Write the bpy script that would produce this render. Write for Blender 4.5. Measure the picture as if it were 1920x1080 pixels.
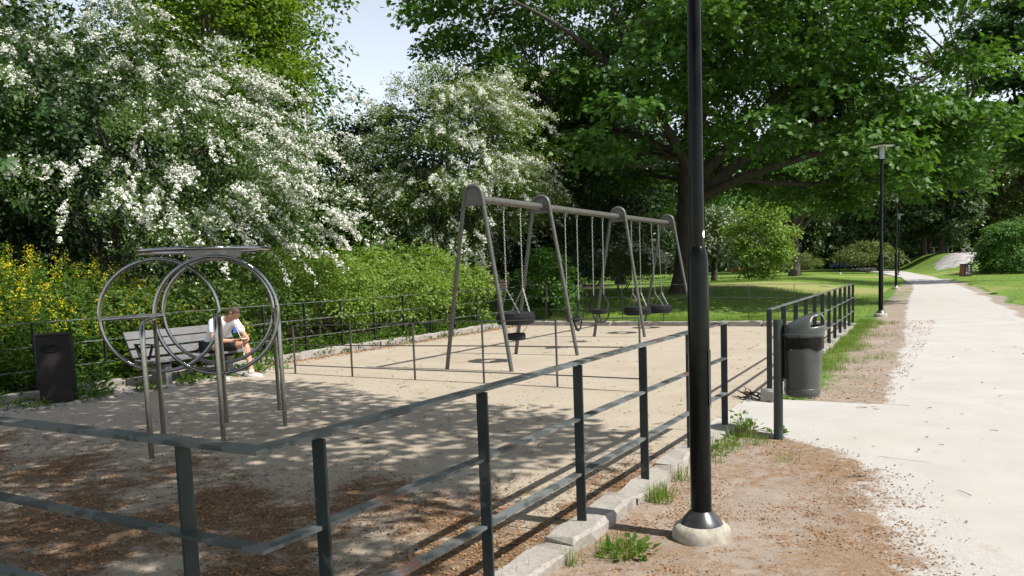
import bpy, bmesh, math, random
import numpy as np
from mathutils import Vector, Matrix
R = math.radians
random.seed(7)
scene = bpy.context.scene
for o in list(bpy.data.objects):
    bpy.data.objects.remove(o)

# ------------------------------------------------------------------ camera
CAM_H, PITCH, ROLL = 1.6, 0.0923, -0.0362
cam_data = bpy.data.cameras.new('camera')
cam_data.sensor_width = 36.0
cam_data.lens = 1500.0 / 1920.0 * 36.0
cam_data.shift_y = 105.0 / 1920.0
cam_data.clip_start, cam_data.clip_end = 0.05, 2000.0
cam = bpy.data.objects.new('camera', cam_data)
scene.collection.objects.link(cam)
_cp, _sp, _cr, _sr = math.cos(PITCH), math.sin(PITCH), math.cos(ROLL), math.sin(ROLL)
_right = Vector((_cr, _sr * _sp, -_sr * _cp))
_down = Vector((_sr, -_cr * _sp, -_cr * _cp))
# rows of the world-to-camera rotation (x right, y down, z forward), written for a world with z up
_M = Matrix(((_cr, -_sr, 0), (_sr, _cr, 0), (0, 0, 1))) @ Matrix(((1, 0, 0), (0, _cp, -_sp), (0, _sp, _cp)))
def _w(r): return Vector((r[0], r[2], -r[1]))
_x, _y, _z = _w(_M[0]), _w(_M[1]), _w(_M[2])
cam.matrix_world = Matrix(((_x[0], -_y[0], -_z[0], 0), (_x[1], -_y[1], -_z[1], 0),
                           (_x[2], -_y[2], -_z[2], CAM_H), (0, 0, 0, 1)))
scene.camera = cam

# ------------------------------------------------------------------ sky, sun, exposure
SUN_EL, SUN_AZ = R(53.0), R(-28.0)           # azimuth of the sun measured from +x towards +y
world = bpy.data.worlds.new('World'); scene.world = world; world.use_nodes = True
wn = world.node_tree.nodes; wl = world.node_tree.links
bg = wn['Background']
sky = wn.new('ShaderNodeTexSky'); sky.sky_type = 'NISHITA'; sky.sun_disc = False
sky.sun_elevation = SUN_EL
sky.sun_rotation = R(90.0) - SUN_AZ          # clockwise from +y
sky.air_density, sky.dust_density, sky.ozone_density = 1.05, 0.15, 1.0
bg.inputs['Strength'].default_value = 0.135
pale = wn.new('ShaderNodeHueSaturation'); pale.inputs['Saturation'].default_value = 0.42   # a thin bright veil over the whole sky
wl.new(sky.outputs['Color'], pale.inputs['Color']); wl.new(pale.outputs['Color'], bg.inputs['Color'])
sun_data = bpy.data.lights.new('sun', 'SUN'); sun_data.energy = 5.0; sun_data.angle = R(0.53)
sun_data.color = (1.0, 0.955, 0.88)
sun = bpy.data.objects.new('sun', sun_data); scene.collection.objects.link(sun)
_sd = Vector((math.cos(SUN_EL) * math.cos(SUN_AZ), math.cos(SUN_EL) * math.sin(SUN_AZ), math.sin(SUN_EL)))
sun.rotation_euler = _sd.to_track_quat('Z', 'Y').to_euler()
sun.location = (20, -10, 30)
scene.view_settings.view_transform = 'Standard'; scene.view_settings.look = 'None'
scene.view_settings.exposure = 0.63; scene.view_settings.gamma = 1.0
scene.view_settings.use_curve_mapping = False
scene.cycles.max_bounces = 6; scene.cycles.diffuse_bounces = 3; scene.cycles.glossy_bounces = 3
scene.cycles.transmission_bounces = 4; scene.cycles.transparent_max_bounces = 6
scene.cycles.use_denoising = True

# ------------------------------------------------------------------ playground axes
# a runs along the long fence away from the street end, b across the playground to the left
AX = np.array([math.sin(.5224), math.cos(.5224)]); BX = np.array([-AX[1], AX[0]])
def W(a, b, z=0.0):
    return Vector((a * AX[0] + b * BX[0], a * AX[1] + b * BX[1], z))
def ab_of(x, y):
    return x * AX[0] + y * AX[1], x * BX[0] + y * BX[1]
def sstep(t):
    t = np.clip(t, 0, 1); return t * t * (3 - 2 * t)
def terrain(x, y):
    x = np.asarray(x, float); y = np.asarray(y, float)
    a = x * AX[0] + y * AX[1]; b = x * BX[0] + y * BX[1]
    bl = np.interp(a, [0, 50.7, 66, 88, 128, 175, 400], [3.0, 3.6, 5.2, 8.8, 16.5, 27, 80])   # the lawn starts left of the path
    w = sstep((b - bl) / 6.0)
    z = w * (0.55 * sstep((a - 20.8) / 9.0) - .38 * sstep((a - 40) / 40.0))
    z = z + 0.35 * sstep((b - 11.7) / 4.0) * sstep((22 - a) / 3.0)
    xr = np.interp(y, [0, 45, 62, 79.6, 112.2, 400], [5, 25.5, 33, 39.6, 52, 160])             # right edge of the path
    z = z + 1.72 * sstep((x - xr + .2) / 4.6) * sstep((y - 59.5) / 21.0) * (1 - .5 * sstep((y - 95) / 30))
    return z
def tz(x, y): return float(terrain(x, y))

# ------------------------------------------------------------------ helpers
COL = scene.collection
ROOTLOC = {}
def tag(o, label=None, cat=None, group=None, kind=None):
    if label: o['label'] = label
    if cat: o['category'] = cat
    if group: o['group'] = group
    if kind: o['kind'] = kind
    return o
def thing(name, label, cat, loc, group=None):
    o = bpy.data.objects.new(name, None); o.empty_display_size = 0.2
    COL.objects.link(o); o.location = Vector(loc); ROOTLOC[o.name] = Vector(loc)
    return tag(o, label, cat, group)
def _origin(parent):
    p = parent
    while p is not None and p.parent is not None: p = p.parent
    return ROOTLOC.get(p.name, Vector((0, 0, 0))) if p is not None else Vector((0, 0, 0))
def link_mesh(name, me, parent=None, mats=()):
    o = bpy.data.objects.new(name, me); COL.objects.link(o)
    for m in mats: me.materials.append(m)
    if parent is not None: o.parent = parent
    return o
class MB:
    """collects faces in world coordinates, then links them as one mesh object"""
    def __init__(s): s.v = []; s.f = []
    def add(s, vs, fs):
        k = len(s.v); s.v += [Vector(p) for p in vs]; s.f += [tuple(i + k for i in q) for q in fs]; return s
    def box(s, c, ex, ey, ez, hx, hy, hz, bev=0.0):
        c = Vector(c); ex = Vector(ex); ey = Vector(ey); ez = Vector(ez)
        if bev <= 0:
            vs = [c + ex * hx * i + ey * hy * j + ez * hz * k for i in (-1, 1) for j in (-1, 1) for k in (-1, 1)]
            s.add(vs, [(0, 1, 3, 2), (4, 6, 7, 5), (0, 4, 5, 1), (2, 3, 7, 6), (0, 2, 6, 4), (1, 5, 7, 3)])
        else:
            bm = bmesh.new(); bmesh.ops.create_cube(bm, size=2.0)
            for v in bm.verts: v.co = Vector((v.co.x * hx, v.co.y * hy, v.co.z * hz))
            bmesh.ops.bevel(bm, geom=bm.edges[:], offset=bev, segments=1, affect='EDGES')
            bm.verts.index_update()
            s.add([c + ex * v.co.x + ey * v.co.y + ez * v.co.z for v in bm.verts], [[v.index for v in f.verts] for f in bm.faces])
            bm.free()
        return s
    def abox(s, a0, a1, b0, b1, z0, z1, bev=0.0):
        c = W((a0 + a1) / 2, (b0 + b1) / 2, (z0 + z1) / 2)
        return s.box(c, (AX[0], AX[1], 0), (BX[0], BX[1], 0), (0, 0, 1), abs(a1 - a0) / 2, abs(b1 - b0) / 2, abs(z1 - z0) / 2, bev)
    def bar(s, p, q, w, h, up=(0, 0, 1), bev=0.0):
        p = Vector(p); q = Vector(q); d = (q - p); L = d.length; d.normalize()
        side = d.cross(Vector(up)); side.normalize(); u = side.cross(d)
        return s.box((p + q) / 2, d, side, u, L / 2, w / 2, h / 2, bev)
    def tube(s, pts, rad, seg=8, caps=True, closed=False):
        pts = [Vector(p) for p in pts]; n = len(pts)
        rad = rad if hasattr(rad, '__len__') else [rad] * n
        k = len(s.v); prev = None
        for i, p in enumerate(pts):
            if closed: t = pts[(i + 1) % n] - pts[i - 1]
            else: t = pts[min(i + 1, n - 1)] - pts[max(i - 1, 0)]
            t.normalize()
            if prev is None:
                u = t.cross(Vector((0, 0, 1)))
                if u.length < 1e-3: u = t.cross(Vector((1, 0, 0)))
            else: u = prev - t * prev.dot(t)
            u.normalize(); prev = u; w = t.cross(u)
            for j in range(seg):
                an = 2 * math.pi * j / seg
                s.v.append(p + (u * math.cos(an) + w * math.sin(an)) * rad[i])
        for i in range(n if closed else n - 1):
            i2 = (i + 1) % n
            for j in range(seg):
                j2 = (j + 1) % seg
                s.f.append((k + i * seg + j, k + i * seg + j2, k + i2 * seg + j2, k + i2 * seg + j))
        if caps and not closed:
            s.f.append(tuple(k + j for j in range(seg))[::-1]); s.f.append(tuple(k + (n - 1) * seg + j for j in range(seg)))
        return s
    def lathe(s, prof, c, seg=24, axis='z', closed=False):
        """prof: list of (radius, height); revolved about a vertical axis at c"""
        c = Vector(c); k = len(s.v)
        for (r, h) in prof:
            for j in range(seg):
                an = 2 * math.pi * j / seg
                s.v.append(c + Vector((r * math.cos(an), r * math.sin(an), h)))
        m = len(prof)
        for i in range(m if closed else m - 1):
            i2 = (i + 1) % m
            for j in range(seg):
                j2 = (j + 1) % seg
                s.f.append((k + i * seg + j, k + i * seg + j2, k + i2 * seg + j2, k + i2 * seg + j))
        if not closed:
            s.f.append(tuple(k + j for j in range(seg))[::-1]); s.f.append(tuple(k + (m - 1) * seg + j for j in range(seg)))
        return s
    def ring(s, c, ex, ey, r, rt, seg=48, tseg=8):
        c = Vector(c); ex = Vector(ex); ey = Vector(ey)
        return s.tube([c + ex * r * math.cos(2 * math.pi * i / seg) + ey * r * math.sin(2 * math.pi * i / seg) for i in range(seg)], rt, tseg, closed=True)
    def build(s, name, mat, parent=None, smooth=True, angle=40):
        org = _origin(parent)
        me = bpy.data.meshes.new(name)
        me.from_pydata([tuple(p - org) for p in s.v], [], s.f); me.update()
        if smooth:
            me.polygons.foreach_set('use_smooth', [True] * len(me.polygons))
            me.set_sharp_from_angle(angle=R(angle))
        return link_mesh(name, me, parent, [mat])
def np_mesh(name, V, F, mat, parent=None, attrs=None, smooth=False):
    """V (n,3), F (m,k) numpy arrays -> one mesh object"""
    org = np.array(_origin(parent))
    me = bpy.data.meshes.new(name); n = len(V); m, k = F.shape
    me.vertices.add(n); me.vertices.foreach_set('co', (V - org).astype(np.float32).ravel())
    me.loops.add(m * k); me.loops.foreach_set('vertex_index', F.astype(np.int32).ravel())
    me.polygons.add(m); me.polygons.foreach_set('loop_start', np.arange(0, m * k, k, dtype=np.int32))
    if smooth: me.polygons.foreach_set('use_smooth', np.ones(m, bool))
    for an, av in (attrs or {}).items():
        at = me.attributes.new(an, 'FLOAT', 'POINT'); at.data.foreach_set('value', av.astype(np.float32))
    me.update(calc_edges=True)
    return link_mesh(name, me, parent, [mat])
def copy_tree(o, parent=None):
    c = o.copy(); COL.objects.link(c)
    if parent is not None: c.parent = parent
    for ch in list(o.children): copy_tree(ch, c)
    return c

# ------------------------------------------------------------------ materials
def new_mat(name):
    m = bpy.data.materials.new(name); m.use_nodes = True
    nt = m.node_tree; return m, nt.nodes, nt.links, nt.nodes['Principled BSDF']
def noise_fac(n, l, scale, detail=4.0, rough=.6, lo=.35, hi=.65, coord='Object', stretch=None):
    tc = n.new('ShaderNodeTexCoord'); nz = n.new('ShaderNodeTexNoise')
    nz.inputs['Scale'].default_value = scale; nz.inputs['Detail'].default_value = detail; nz.inputs['Roughness'].default_value = rough
    if stretch:
        mp = n.new('ShaderNodeMapping'); mp.inputs['Scale'].default_value = stretch
        l.new(tc.outputs[coord], mp.inputs['Vector']); l.new(mp.outputs['Vector'], nz.inputs['Vector'])
    else: l.new(tc.outputs[coord], nz.inputs['Vector'])
    mr = n.new('ShaderNodeMapRange'); mr.inputs['From Min'].default_value = lo; mr.inputs['From Max'].default_value = hi
    l.new(nz.outputs['Fac'], mr.inputs['Value'])
    return mr.outputs['Result'], nz.outputs['Fac']
def mixc(n, l, fac, c1, c2):
    mx = n.new('ShaderNodeMix'); mx.data_type = 'RGBA'
    if isinstance(fac, (int, float)): mx.inputs['Factor'].default_value = fac
    else: l.new(fac, mx.inputs['Factor'])
    for key, c in (('A', c1), ('B', c2)):
        sk = [i for i in mx.inputs if i.name == key and i.type == 'RGBA'][0]
        if hasattr(c, '__len__'): sk.default_value = (*c, 1)
        else: l.new(c, sk)
    return [o for o in mx.outputs if o.type == 'RGBA'][0]
def math_n(n, l, op, a, b=None):
    mt = n.new('ShaderNodeMath'); mt.operation = op
    for i, v in enumerate((a, b)):
        if v is None: continue
        if isinstance(v, (int, float)): mt.inputs[i].default_value = v
        else: l.new(v, mt.inputs[i])
    return mt.outputs[0]
def attr(n, name):
    a = n.new('ShaderNodeAttribute'); a.attribute_name = name; return a.outputs['Fac']
def bump(n, l, p, h, strength=.4, dist=.01):
    b = n.new('ShaderNodeBump'); b.inputs['Strength'].default_value = strength; b.inputs['Distance'].default_value = dist
    l.new(h, b.inputs['Height']); l.new(b.outputs['Normal'], p.inputs['Normal'])
def plain(name, c1, c2=None, scale=20, rough=.6, metal=0.0, bmp=0.0, bd=.005, spec=.5, stretch=None, lo=.35, hi=.65, c3=None, scale3=3, lo3=.55, hi3=.7):
    m, n, l, p = new_mat(name)
    p.inputs['Roughness'].default_value = rough; p.inputs['Metallic'].default_value = metal
    p.inputs['Specular IOR Level'].default_value = spec
    c2 = c2 or tuple(x * .75 for x in c1)
    f, raw = noise_fac(n, l, scale, lo=lo, hi=hi, stretch=stretch)
    c = mixc(n, l, f, c1, c2)
    if c3:
        g, _ = noise_fac(n, l, scale3, lo=lo3, hi=hi3, detail=5)
        c = mixc(n, l, g, c, c3)
    l.new(c, p.inputs['Base Color'])
    if bmp: bump(n, l, p, raw, bmp, bd)
    return m
def leaf_mat(name, dark, light, trans=.35, rough=.5, spec=.35, tcol=None):
    m, n, l, p = new_mat(name)
    p.inputs['Roughness'].default_value = rough; p.inputs['Specular IOR Level'].default_value = spec
    c = mixc(n, l, attr(n, 'tint'), dark, light); l.new(c, p.inputs['Base Color'])
    if trans > 0:
        tr = n.new('ShaderNodeBsdfTranslucent')
        t = tcol or (light[0] * 1.35, light[1] * 1.3, light[2] * .6)
        tr.inputs['Color'].default_value = (*t, 1)
        ms = n.new('ShaderNodeMixShader'); ms.inputs[0].default_value = trans
        out = n['Material Output']
        l.new(p.outputs[0], ms.inputs[1]); l.new(tr.outputs[0], ms.inputs[2]); l.new(ms.outputs[0], out.inputs['Surface'])
    return m
M = {}
M['leaf_maple'] = leaf_mat('leaf_maple', (.026, .078, .011), (.085, .185, .028), .32, .5, .3)
M['leaf_maple_dark'] = leaf_mat('leaf_maple_dark', (.026, .07, .015), (.055, .125, .026), .28, .45, .4)
M['leaf_haw'] = leaf_mat('leaf_hawthorn', (.030, .066, .011), (.085, .15, .024), .32, .5)
M['leaf_yellow'] = leaf_mat('leaf_yellowgreen', (.06, .125, .010), (.15, .24, .016), .40, .5)
M['leaf_pale'] = leaf_mat('leaf_pale', (.07, .145, .02), (.20, .30, .048), .35, .5)
M['leaf_shade'] = leaf_mat('leaf_shade', (.012, .032, .009), (.026, .056, .015), .15, .5)  # shade inside and behind the crowns is put into this leaf colour
M['leaf_olive'] = leaf_mat('leaf_olive', (.055, .085, .018), (.12, .155, .038), .3, .55)
M['leaf_spruce'] = leaf_mat('leaf_spruce', (.03, .06, .018), (.065, .105, .03), .2, .6)
M['leaf_far'] = leaf_mat('leaf_far', (.035, .07, .018), (.08, .125, .034), .25, .55)
M['leaf_haw_pale'] = leaf_mat('leaf_hawthorn_pale', (.055, .105, .018), (.15, .225, .045), .36, .5)
M['leaf_weed'] = leaf_mat('leaf_weed', (.045, .10, .014), (.10, .18, .028), .35, .5)
M['grass'] = leaf_mat('grass_blade', (.075, .15, .016), (.18, .26, .05), .35, .5)
M['blossom'] = leaf_mat('blossom_white', (.62, .63, .55), (.86, .86, .81), .25, .6, .2, (.7, .7, .62))
M['flower'] = leaf_mat('flower_yellow', (.58, .48, .012), (.78, .68, .03), .2, .6, .2, (.7, .5, .01))
M['litter'] = leaf_mat('seed_litter', (.13, .066, .030), (.36, .20, .095), 0, .8, .2)
M['debris'] = leaf_mat('dark_debris', (.06, .042, .028), (.17, .125, .085), 0, .9, .1)
M['twig'] = plain('twig', (.05, .035, .022), rough=.9)
M['bark'] = plain('bark_grey', (.075, .062, .048), (.035, .028, .022), 9, .9, bmp=.9, bd=.04, stretch=(1, 1, .25))
M['bark_light'] = plain('bark_light', (.16, .13, .10), (.07, .055, .042), 9, .9, bmp=.7, bd=.03, stretch=(1, 1, .3))
M['granite'] = plain('granite', (.325, .30, .272), (.235, .215, .19), 38, .85, bmp=.5, bd=.006, c3=(.16, .135, .105), scale3=4, lo3=.55, hi3=.75)
M['concrete'] = plain('concrete', (.42, .385, .32), (.31, .285, .24), 40, .9, bmp=.6, bd=.004, c3=(.19, .165, .125), scale3=9, lo3=.48, hi3=.72)
M['concrete_dark'] = plain('concrete_dark', (.22, .21, .20), (.15, .145, .14), 18, .9, bmp=.4, bd=.003)
M['steel'] = plain('brushed_steel', (.35, .345, .34), (.26, .255, .25), 30, .20, 1.0, lo=.3, hi=.7)
M['steel_grey'] = plain('grey_galvanised', (.115, .112, .102), (.085, .082, .075), 14, .45, .35)
M['collar'] = plain('lamp_collar_metal', (.10, .10, .10), (.06, .06, .06), 20, .3, .7)
M['chain'] = plain('galvanised_chain', (.30, .30, .29), (.20, .20, .195), 60, .45, .6)
M['black_paint'] = plain('black_lamp_paint', (.004, .005, .005), (.007, .008, .008), 12, .2, 0, spec=.14)
M['rubber'] = plain('rubber', (.022, .025, .026), (.014, .016, .017), 25, .55, spec=.15)
M['white'] = plain('white_plastic', (.8, .8, .78), (.72, .72, .70), 10, .5)
M['glass_frost'] = plain('lamp_glass', (.34, .37, .37), (.27, .30, .30), 6, .12)
M['wood_grey'] = plain('weathered_wood', (.16, .157, .16), (.10, .098, .10), 8, .8, bmp=.5, bd=.004, stretch=(1, 1, 12))
M['dark_box'] = plain('dark_box_paint', (.016, .014, .014), (.023, .020, .020), 5, .55, spec=.15)
M['black_steel'] = plain('black_steel', (.012, .012, .013), (.02, .02, .02), 12, .5, spec=.15)
M['bin_grey'] = plain('bin_grey', (.066, .073, .070), (.05, .056, .053), 6, .36, 0, c3=(.34, .36, .35), scale3=7, lo3=.66, hi3=.67)
M['bag'] = plain('black_bag', (.008, .008, .008), (.014, .014, .014), 20, .35, spec=.1, bmp=.3, bd=.01, stretch=(1, 1, 4))
M['rock'] = plain('rock', (.36, .335, .315), (.24, .225, .215), 1.2, .9, bmp=.6, bd=.1, c3=(.17, .16, .15), scale3=.5, lo3=.5, hi3=.62)
M['skin'] = plain('skin', (.50, .27, .18), (.44, .22, .14), 14, .55)
M['hair'] = plain('hair_brown', (.045, .026, .015), (.075, .045, .026), 60, .7, bmp=.5, bd=.004)
M['tshirt'] = plain('white_tshirt', (.80, .80, .84), (.74, .74, .79), 8, .85, bmp=.35, bd=.02)
M['shorts'] = plain('black_shorts', (.010, .010, .012), (.017, .017, .019), 9, .85, bmp=.3, bd=.02)
M['shoe'] = plain('white_shoe', (.78, .78, .78), (.68, .68, .68), 18, .6)
M['print_blue'] = plain('print_blue', (.06, .16, .55), rough=.8)
M['building'] = plain('pale_wall', (.55, .56, .58), rough=.8)
M['window'] = plain('far_window', (.10, .12, .14), rough=.2)
M['orange'] = plain('brick_orange', (.42, .16, .07), rough=.8)
M['blue'] = plain('blue_paint', (.03, .09, .35), rough=.3)
M['alu'] = plain('pale_metal_furniture', (.62, .66, .66), rough=.4)
M['red_panel'] = plain('red_panel', (.28, .07, .04), rough=.5)

def fence_paint(name, wear, b1=(.020, .027, .028), b2=(.034, .043, .043), w1=(.105, .115, .112)):
    m, n, l, p = new_mat(name)
    f, raw = noise_fac(n, l, 3.0, lo=.35, hi=.65)
    c = mixc(n, l, f, b1, b2)
    g, _ = noise_fac(n, l, 5.5, detail=6, lo=.60 - wear, hi=.64 - wear)
    c = mixc(n, l, math_n(n, l, 'MULTIPLY', g, .5), c, w1)
    h, _ = noise_fac(n, l, 2.3, detail=7, rough=.7, lo=.66 - wear * .5, hi=.68 - wear * .5)
    c = mixc(n, l, math_n(n, l, 'MULTIPLY', h, .8), c, (.13, .062, .04))
    l.new(c, p.inputs['Base Color']); p.inputs['Roughness'].default_value = .45; p.inputs['Specular IOR Level'].default_value = .25
    bump(n, l, p, raw, .15, .004)
    return m
M['fence_post'] = fence_paint('fence_post_paint', .0)
M['fence_rail'] = fence_paint('fence_rail_paint', .13, (.045, .054, .054), (.075, .085, .084), (.19, .20, .198))

# ground materials: attributes only say which ground cover lies where
def ground_mat(name, base, base2, speck, extra=(), fine=90.0, bd=.006):
    """extra: list of (attribute, colour, colour2, noise scale) covers mixed on top with a ragged edge"""
    m, n, l, p = new_mat(name); p.inputs['Roughness'].default_value = .95; p.inputs['Specular IOR Level'].default_value = .15
    f, _ = noise_fac(n, l, 1.3, detail=6, lo=.3, hi=.7); c = mixc(n, l, f, base, base2)
    g, raw = noise_fac(n, l, fine, detail=3, rough=.7, lo=.40, hi=.72)
    c = mixc(n, l, math_n(n, l, 'MULTIPLY', g, .55), c, speck)
    s1, _ = noise_fac(n, l, .45, detail=7, rough=.65, lo=.50, hi=.72); c = mixc(n, l, math_n(n, l, 'MULTIPLY', s1, .30), c, speck)
    s2, _ = noise_fac(n, l, 22.0, detail=2, lo=.62, hi=.70); c = mixc(n, l, math_n(n, l, 'MULTIPLY', s2, .35), c, speck)
    for (an, c1, c2, sc) in extra:
        a = attr(n, an)
        f2, r2 = noise_fac(n, l, sc, detail=8, rough=.72, lo=.25, hi=.75)
        # ragged threshold: cover where attribute + noise passes one
        t = math_n(n, l, 'ADD', a, math_n(n, l, 'SUBTRACT', f2, .5))
        mr = n.new('ShaderNodeMapRange'); mr.inputs['From Min'].default_value = .35; mr.inputs['From Max'].default_value = .65
        l.new(t, mr.inputs['Value'])
        g2, _ = noise_fac(n, l, fine * .6, detail=4, rough=.7, lo=.35, hi=.65)
        cc = mixc(n, l, g2, c1, c2)
        c = mixc(n, l, mr.outputs['Result'], c, cc)
    l.new(c, p.inputs['Base Color']); bump(n, l, p, raw, .5, bd)
    return m
C_PATH, C_PATH2 = (.41, .395, .375), (.345, .33, .31)
C_SOIL, C_SOIL2 = (.33, .28, .235), (.24, .198, .162)
C_SAND, C_SAND2 = (.375, .328, .262), (.315, .27, .213)
C_LIT, C_LIT2 = (.185, .125, .082), (.115, .076, .049)
C_GR, C_GR2 = (.06, .115, .018), (.11, .17, .035)
M['sand'] = ground_mat('playground_gravel', C_SAND, C_SAND2, (.24, .19, .14), [('litter', C_LIT, C_LIT2, 6.0)])
M['path'] = ground_mat('path_gravel', C_PATH, C_PATH2, (.33, .305, .27), [('soil', (.37, .335, .29), (.31, .275, .235), 3.0)])
M['soil'] = ground_mat('bare_soil', C_SOIL, C_SOIL2, (.135, .10, .072), [('litter', (.265, .185, .125), (.15, .10, .064), 9.0), ('green', C_GR, C_GR2, 8.0), ('dust', C_PATH, C_PATH2, 5.0)], bd=.012)
M['lawn'] = ground_mat('lawn', (.095, .165, .020), (.135, .21, .034), (.06, .115, .016), [('dry', (.25, .23, .09), (.17, .20, .06), 1.2), ('bed', (.05, .038, .026), (.03, .024, .016), 3.0)], fine=14.0, bd=.03)

# ------------------------------------------------------------------ ground sheets
def grid(name, us, vs, pos, zoff, mat, attrs, kind='structure', follow=True, relief=0):
    U, Vv = np.meshgrid(us, vs, indexing='ij'); X, Y = pos(U, Vv)
    Z = (terrain(X, Y) if follow else np.zeros_like(X)) + (zoff if not callable(zoff) else zoff(X, Y))
    if relief: Z = Z + relief * (.5 + .5 * nz2(X, Y, 2.3, 1)) * (.6 + .4 * nz2(X, Y, 9.0, 2)) * np.clip((.9 - Vv) * 5, 0, 1)
    V = np.stack([X, Y, Z], -1).reshape(-1, 3); nu, nv = U.shape
    i = np.arange(nu * nv).reshape(nu, nv)
    F = np.stack([i[:-1, :-1], i[1:, :-1], i[1:, 1:], i[:-1, 1:]], -1).reshape(-1, 4)
    at = {k: fn(U, Vv, X, Y).reshape(-1) * np.ones(nu * nv) for k, fn in attrs.items()}
    # keep the upper side up
    a, b, c = V[F[0, 0]], V[F[0, 1]], V[F[0, 2]]
    if np.cross(b - a, c - a)[2] < 0: F = F[:, ::-1]
    o = np_mesh(name, V, F, mat, None, at, smooth=True); tag(o, kind=kind); return o
def nz2(x, y, s=1.0, seed=0.0):
    """cheap smooth pseudo noise, about -1..1"""
    x = np.asarray(x) * s + seed * 3.7; y = np.asarray(y) * s - seed * 1.9
    return (np.sin(1.7 * x + 1.3 * y) + np.sin(2.9 * x - 2.1 * y + 1.1) + np.sin(-1.1 * x + 3.7 * y + 2.3) + .6 * np.sin(5.3 * x + 4.1 * y + .7)) / 3.0
def ABpos(U, V): return U * AX[0] + V * BX[0], U * AX[1] + V * BX[1]

ya = np.concatenate([np.linspace(-30, 0, 7), np.linspace(1, 140, 140), np.linspace(150, 600, 30)])
xa = np.concatenate([np.linspace(-400, -45, 18), np.linspace(-40, 90, 131), np.linspace(95, 400, 16)])
def dry(U, V, X, Y):
    d = np.exp(-(((X - 15.5) / 7.5) ** 2 + ((Y - 38.0) / 3.6) ** 2)) * 1.0
    d += .75 * np.exp(-(((X - 31) / 6) ** 2 + ((Y - 66) / 3.0) ** 2)) + .22 + .12 * nz2(X, Y, .25)
    return np.clip(d, 0, 1)
def bed(U, V, X, Y):
    a, b = ab_of(X, Y); return np.clip(sstep((b - 11.3) / .8) * sstep((23.5 - a) / 1.5) * 1.1 + sstep((Y - 40) / 3) * sstep((6.5 - X) / 2), 0, 1)
grid('ground', xa, ya, lambda U, V: (U, V), lambda X, Y: -0.012 - .03 * sstep((Y - 27) / 5), M['lawn'], {'dry': dry, 'bed': bed})

def litter_w(a, b):
    """where brown seed litter gathers: the shaded street end and the foot of the fence"""
    w = sstep((5.9 - a + .35 * nz2(a, b, 1.1)) / 2.3) * (.62 + .42 * nz2(a, b, 1.6, 2)) * 1.25
    w = np.maximum(w, .85 * sstep((2.75 - b + .2 * nz2(a, b, 1.4, 5)) / .6) * sstep((7.4 - a) / 1.5))
    return np.clip(w, 0, 1)
grid('playground', np.linspace(1.5, 20.3, 150), np.linspace(1.93, 11.5, 80), ABpos, 0.0, M['sand'],
     {'litter': lambda U, V, X, Y: .80 * litter_w(U, V) + .30 * sstep((V - 10.9) / .5) * sstep((U - 10) / 2)}, follow=False)

# the path: edges as (a, b), bending away to the left far off
LE = [(-6, -1.3), (1, -.7), (4.4, -.25), (7.0, .55), (10.1, .75), (16.6, 1.0), (24, 1.5), (33.3, 1.95), (43, 2.35), (50.7, 2.85), (66, 4.3), (88, 7.9), (128, 15.6), (175, 26)]
RE = [(-6, -6.5), (1, -5), (4.4, -3.6), (7.0, -2.6), (10.1, -1.9), (16.6, -1.15), (24, -.95), (33.3, -.35), (43, .35), (50.7, 1.05), (66, 2.6), (88, 5.6), (128, 12.5), (175, 22)]
la, lb = np.array(LE).T; ra, rb = np.array(RE).T
us = np.concatenate([np.arange(-6, 30, .4), np.arange(30, 175, 1.5)])
def path_pos(U, V):
    l = np.interp(U, la, lb) + .06 * nz2(U, U * 0, 1.3) + .2; r = np.interp(U, ra, rb) + .08 * nz2(U, U * 0 + 3, .9) - .2
    return ABpos(U, r + (l - r) * V)
def path_soil(U, V, X, Y): return np.clip(sstep((.16 - V) / .16) * .75 + sstep((V - .90) / .10) * .55 + .20 + .10 * nz2(X, Y, .35, 2), 0, 1)
grid('path', us, np.linspace(0, 1, 21), path_pos, 0.004, M['path'], {'soil': path_soil})
# the short link through the gap in the fence
grid('gate_path', np.linspace(7.25, 9.75, 30), np.linspace(.25, 2.25, 30), lambda U, V: ABpos(U + (V - 2.0) * .25 + .05 * nz2(V, V * 0, 2.5), V), 0.0055, M['path'], {'soil': lambda U, V, X, Y: 0 * U})
# bare strip on the right edge of the path
def rs_pos(U, V):
    r = np.interp(U, ra, rb) + .12 * nz2(U, U * 0 + 3, .9); return ABpos(U, r + .1 - V * (.9 + .35 * nz2(U, U * 0, .7)))
grid('path_edge', np.arange(6, 60, .6), np.linspace(0, 1, 9), rs_pos, 0.0055, M['soil'],
     {'litter': lambda U, V, X, Y: 0 * U + .12, 'green': lambda U, V, X, Y: sstep((V - .45) / .55) * .95, 'dust': lambda U, V, X, Y: sstep((.5 - V) / .5) * 1.0})
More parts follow.
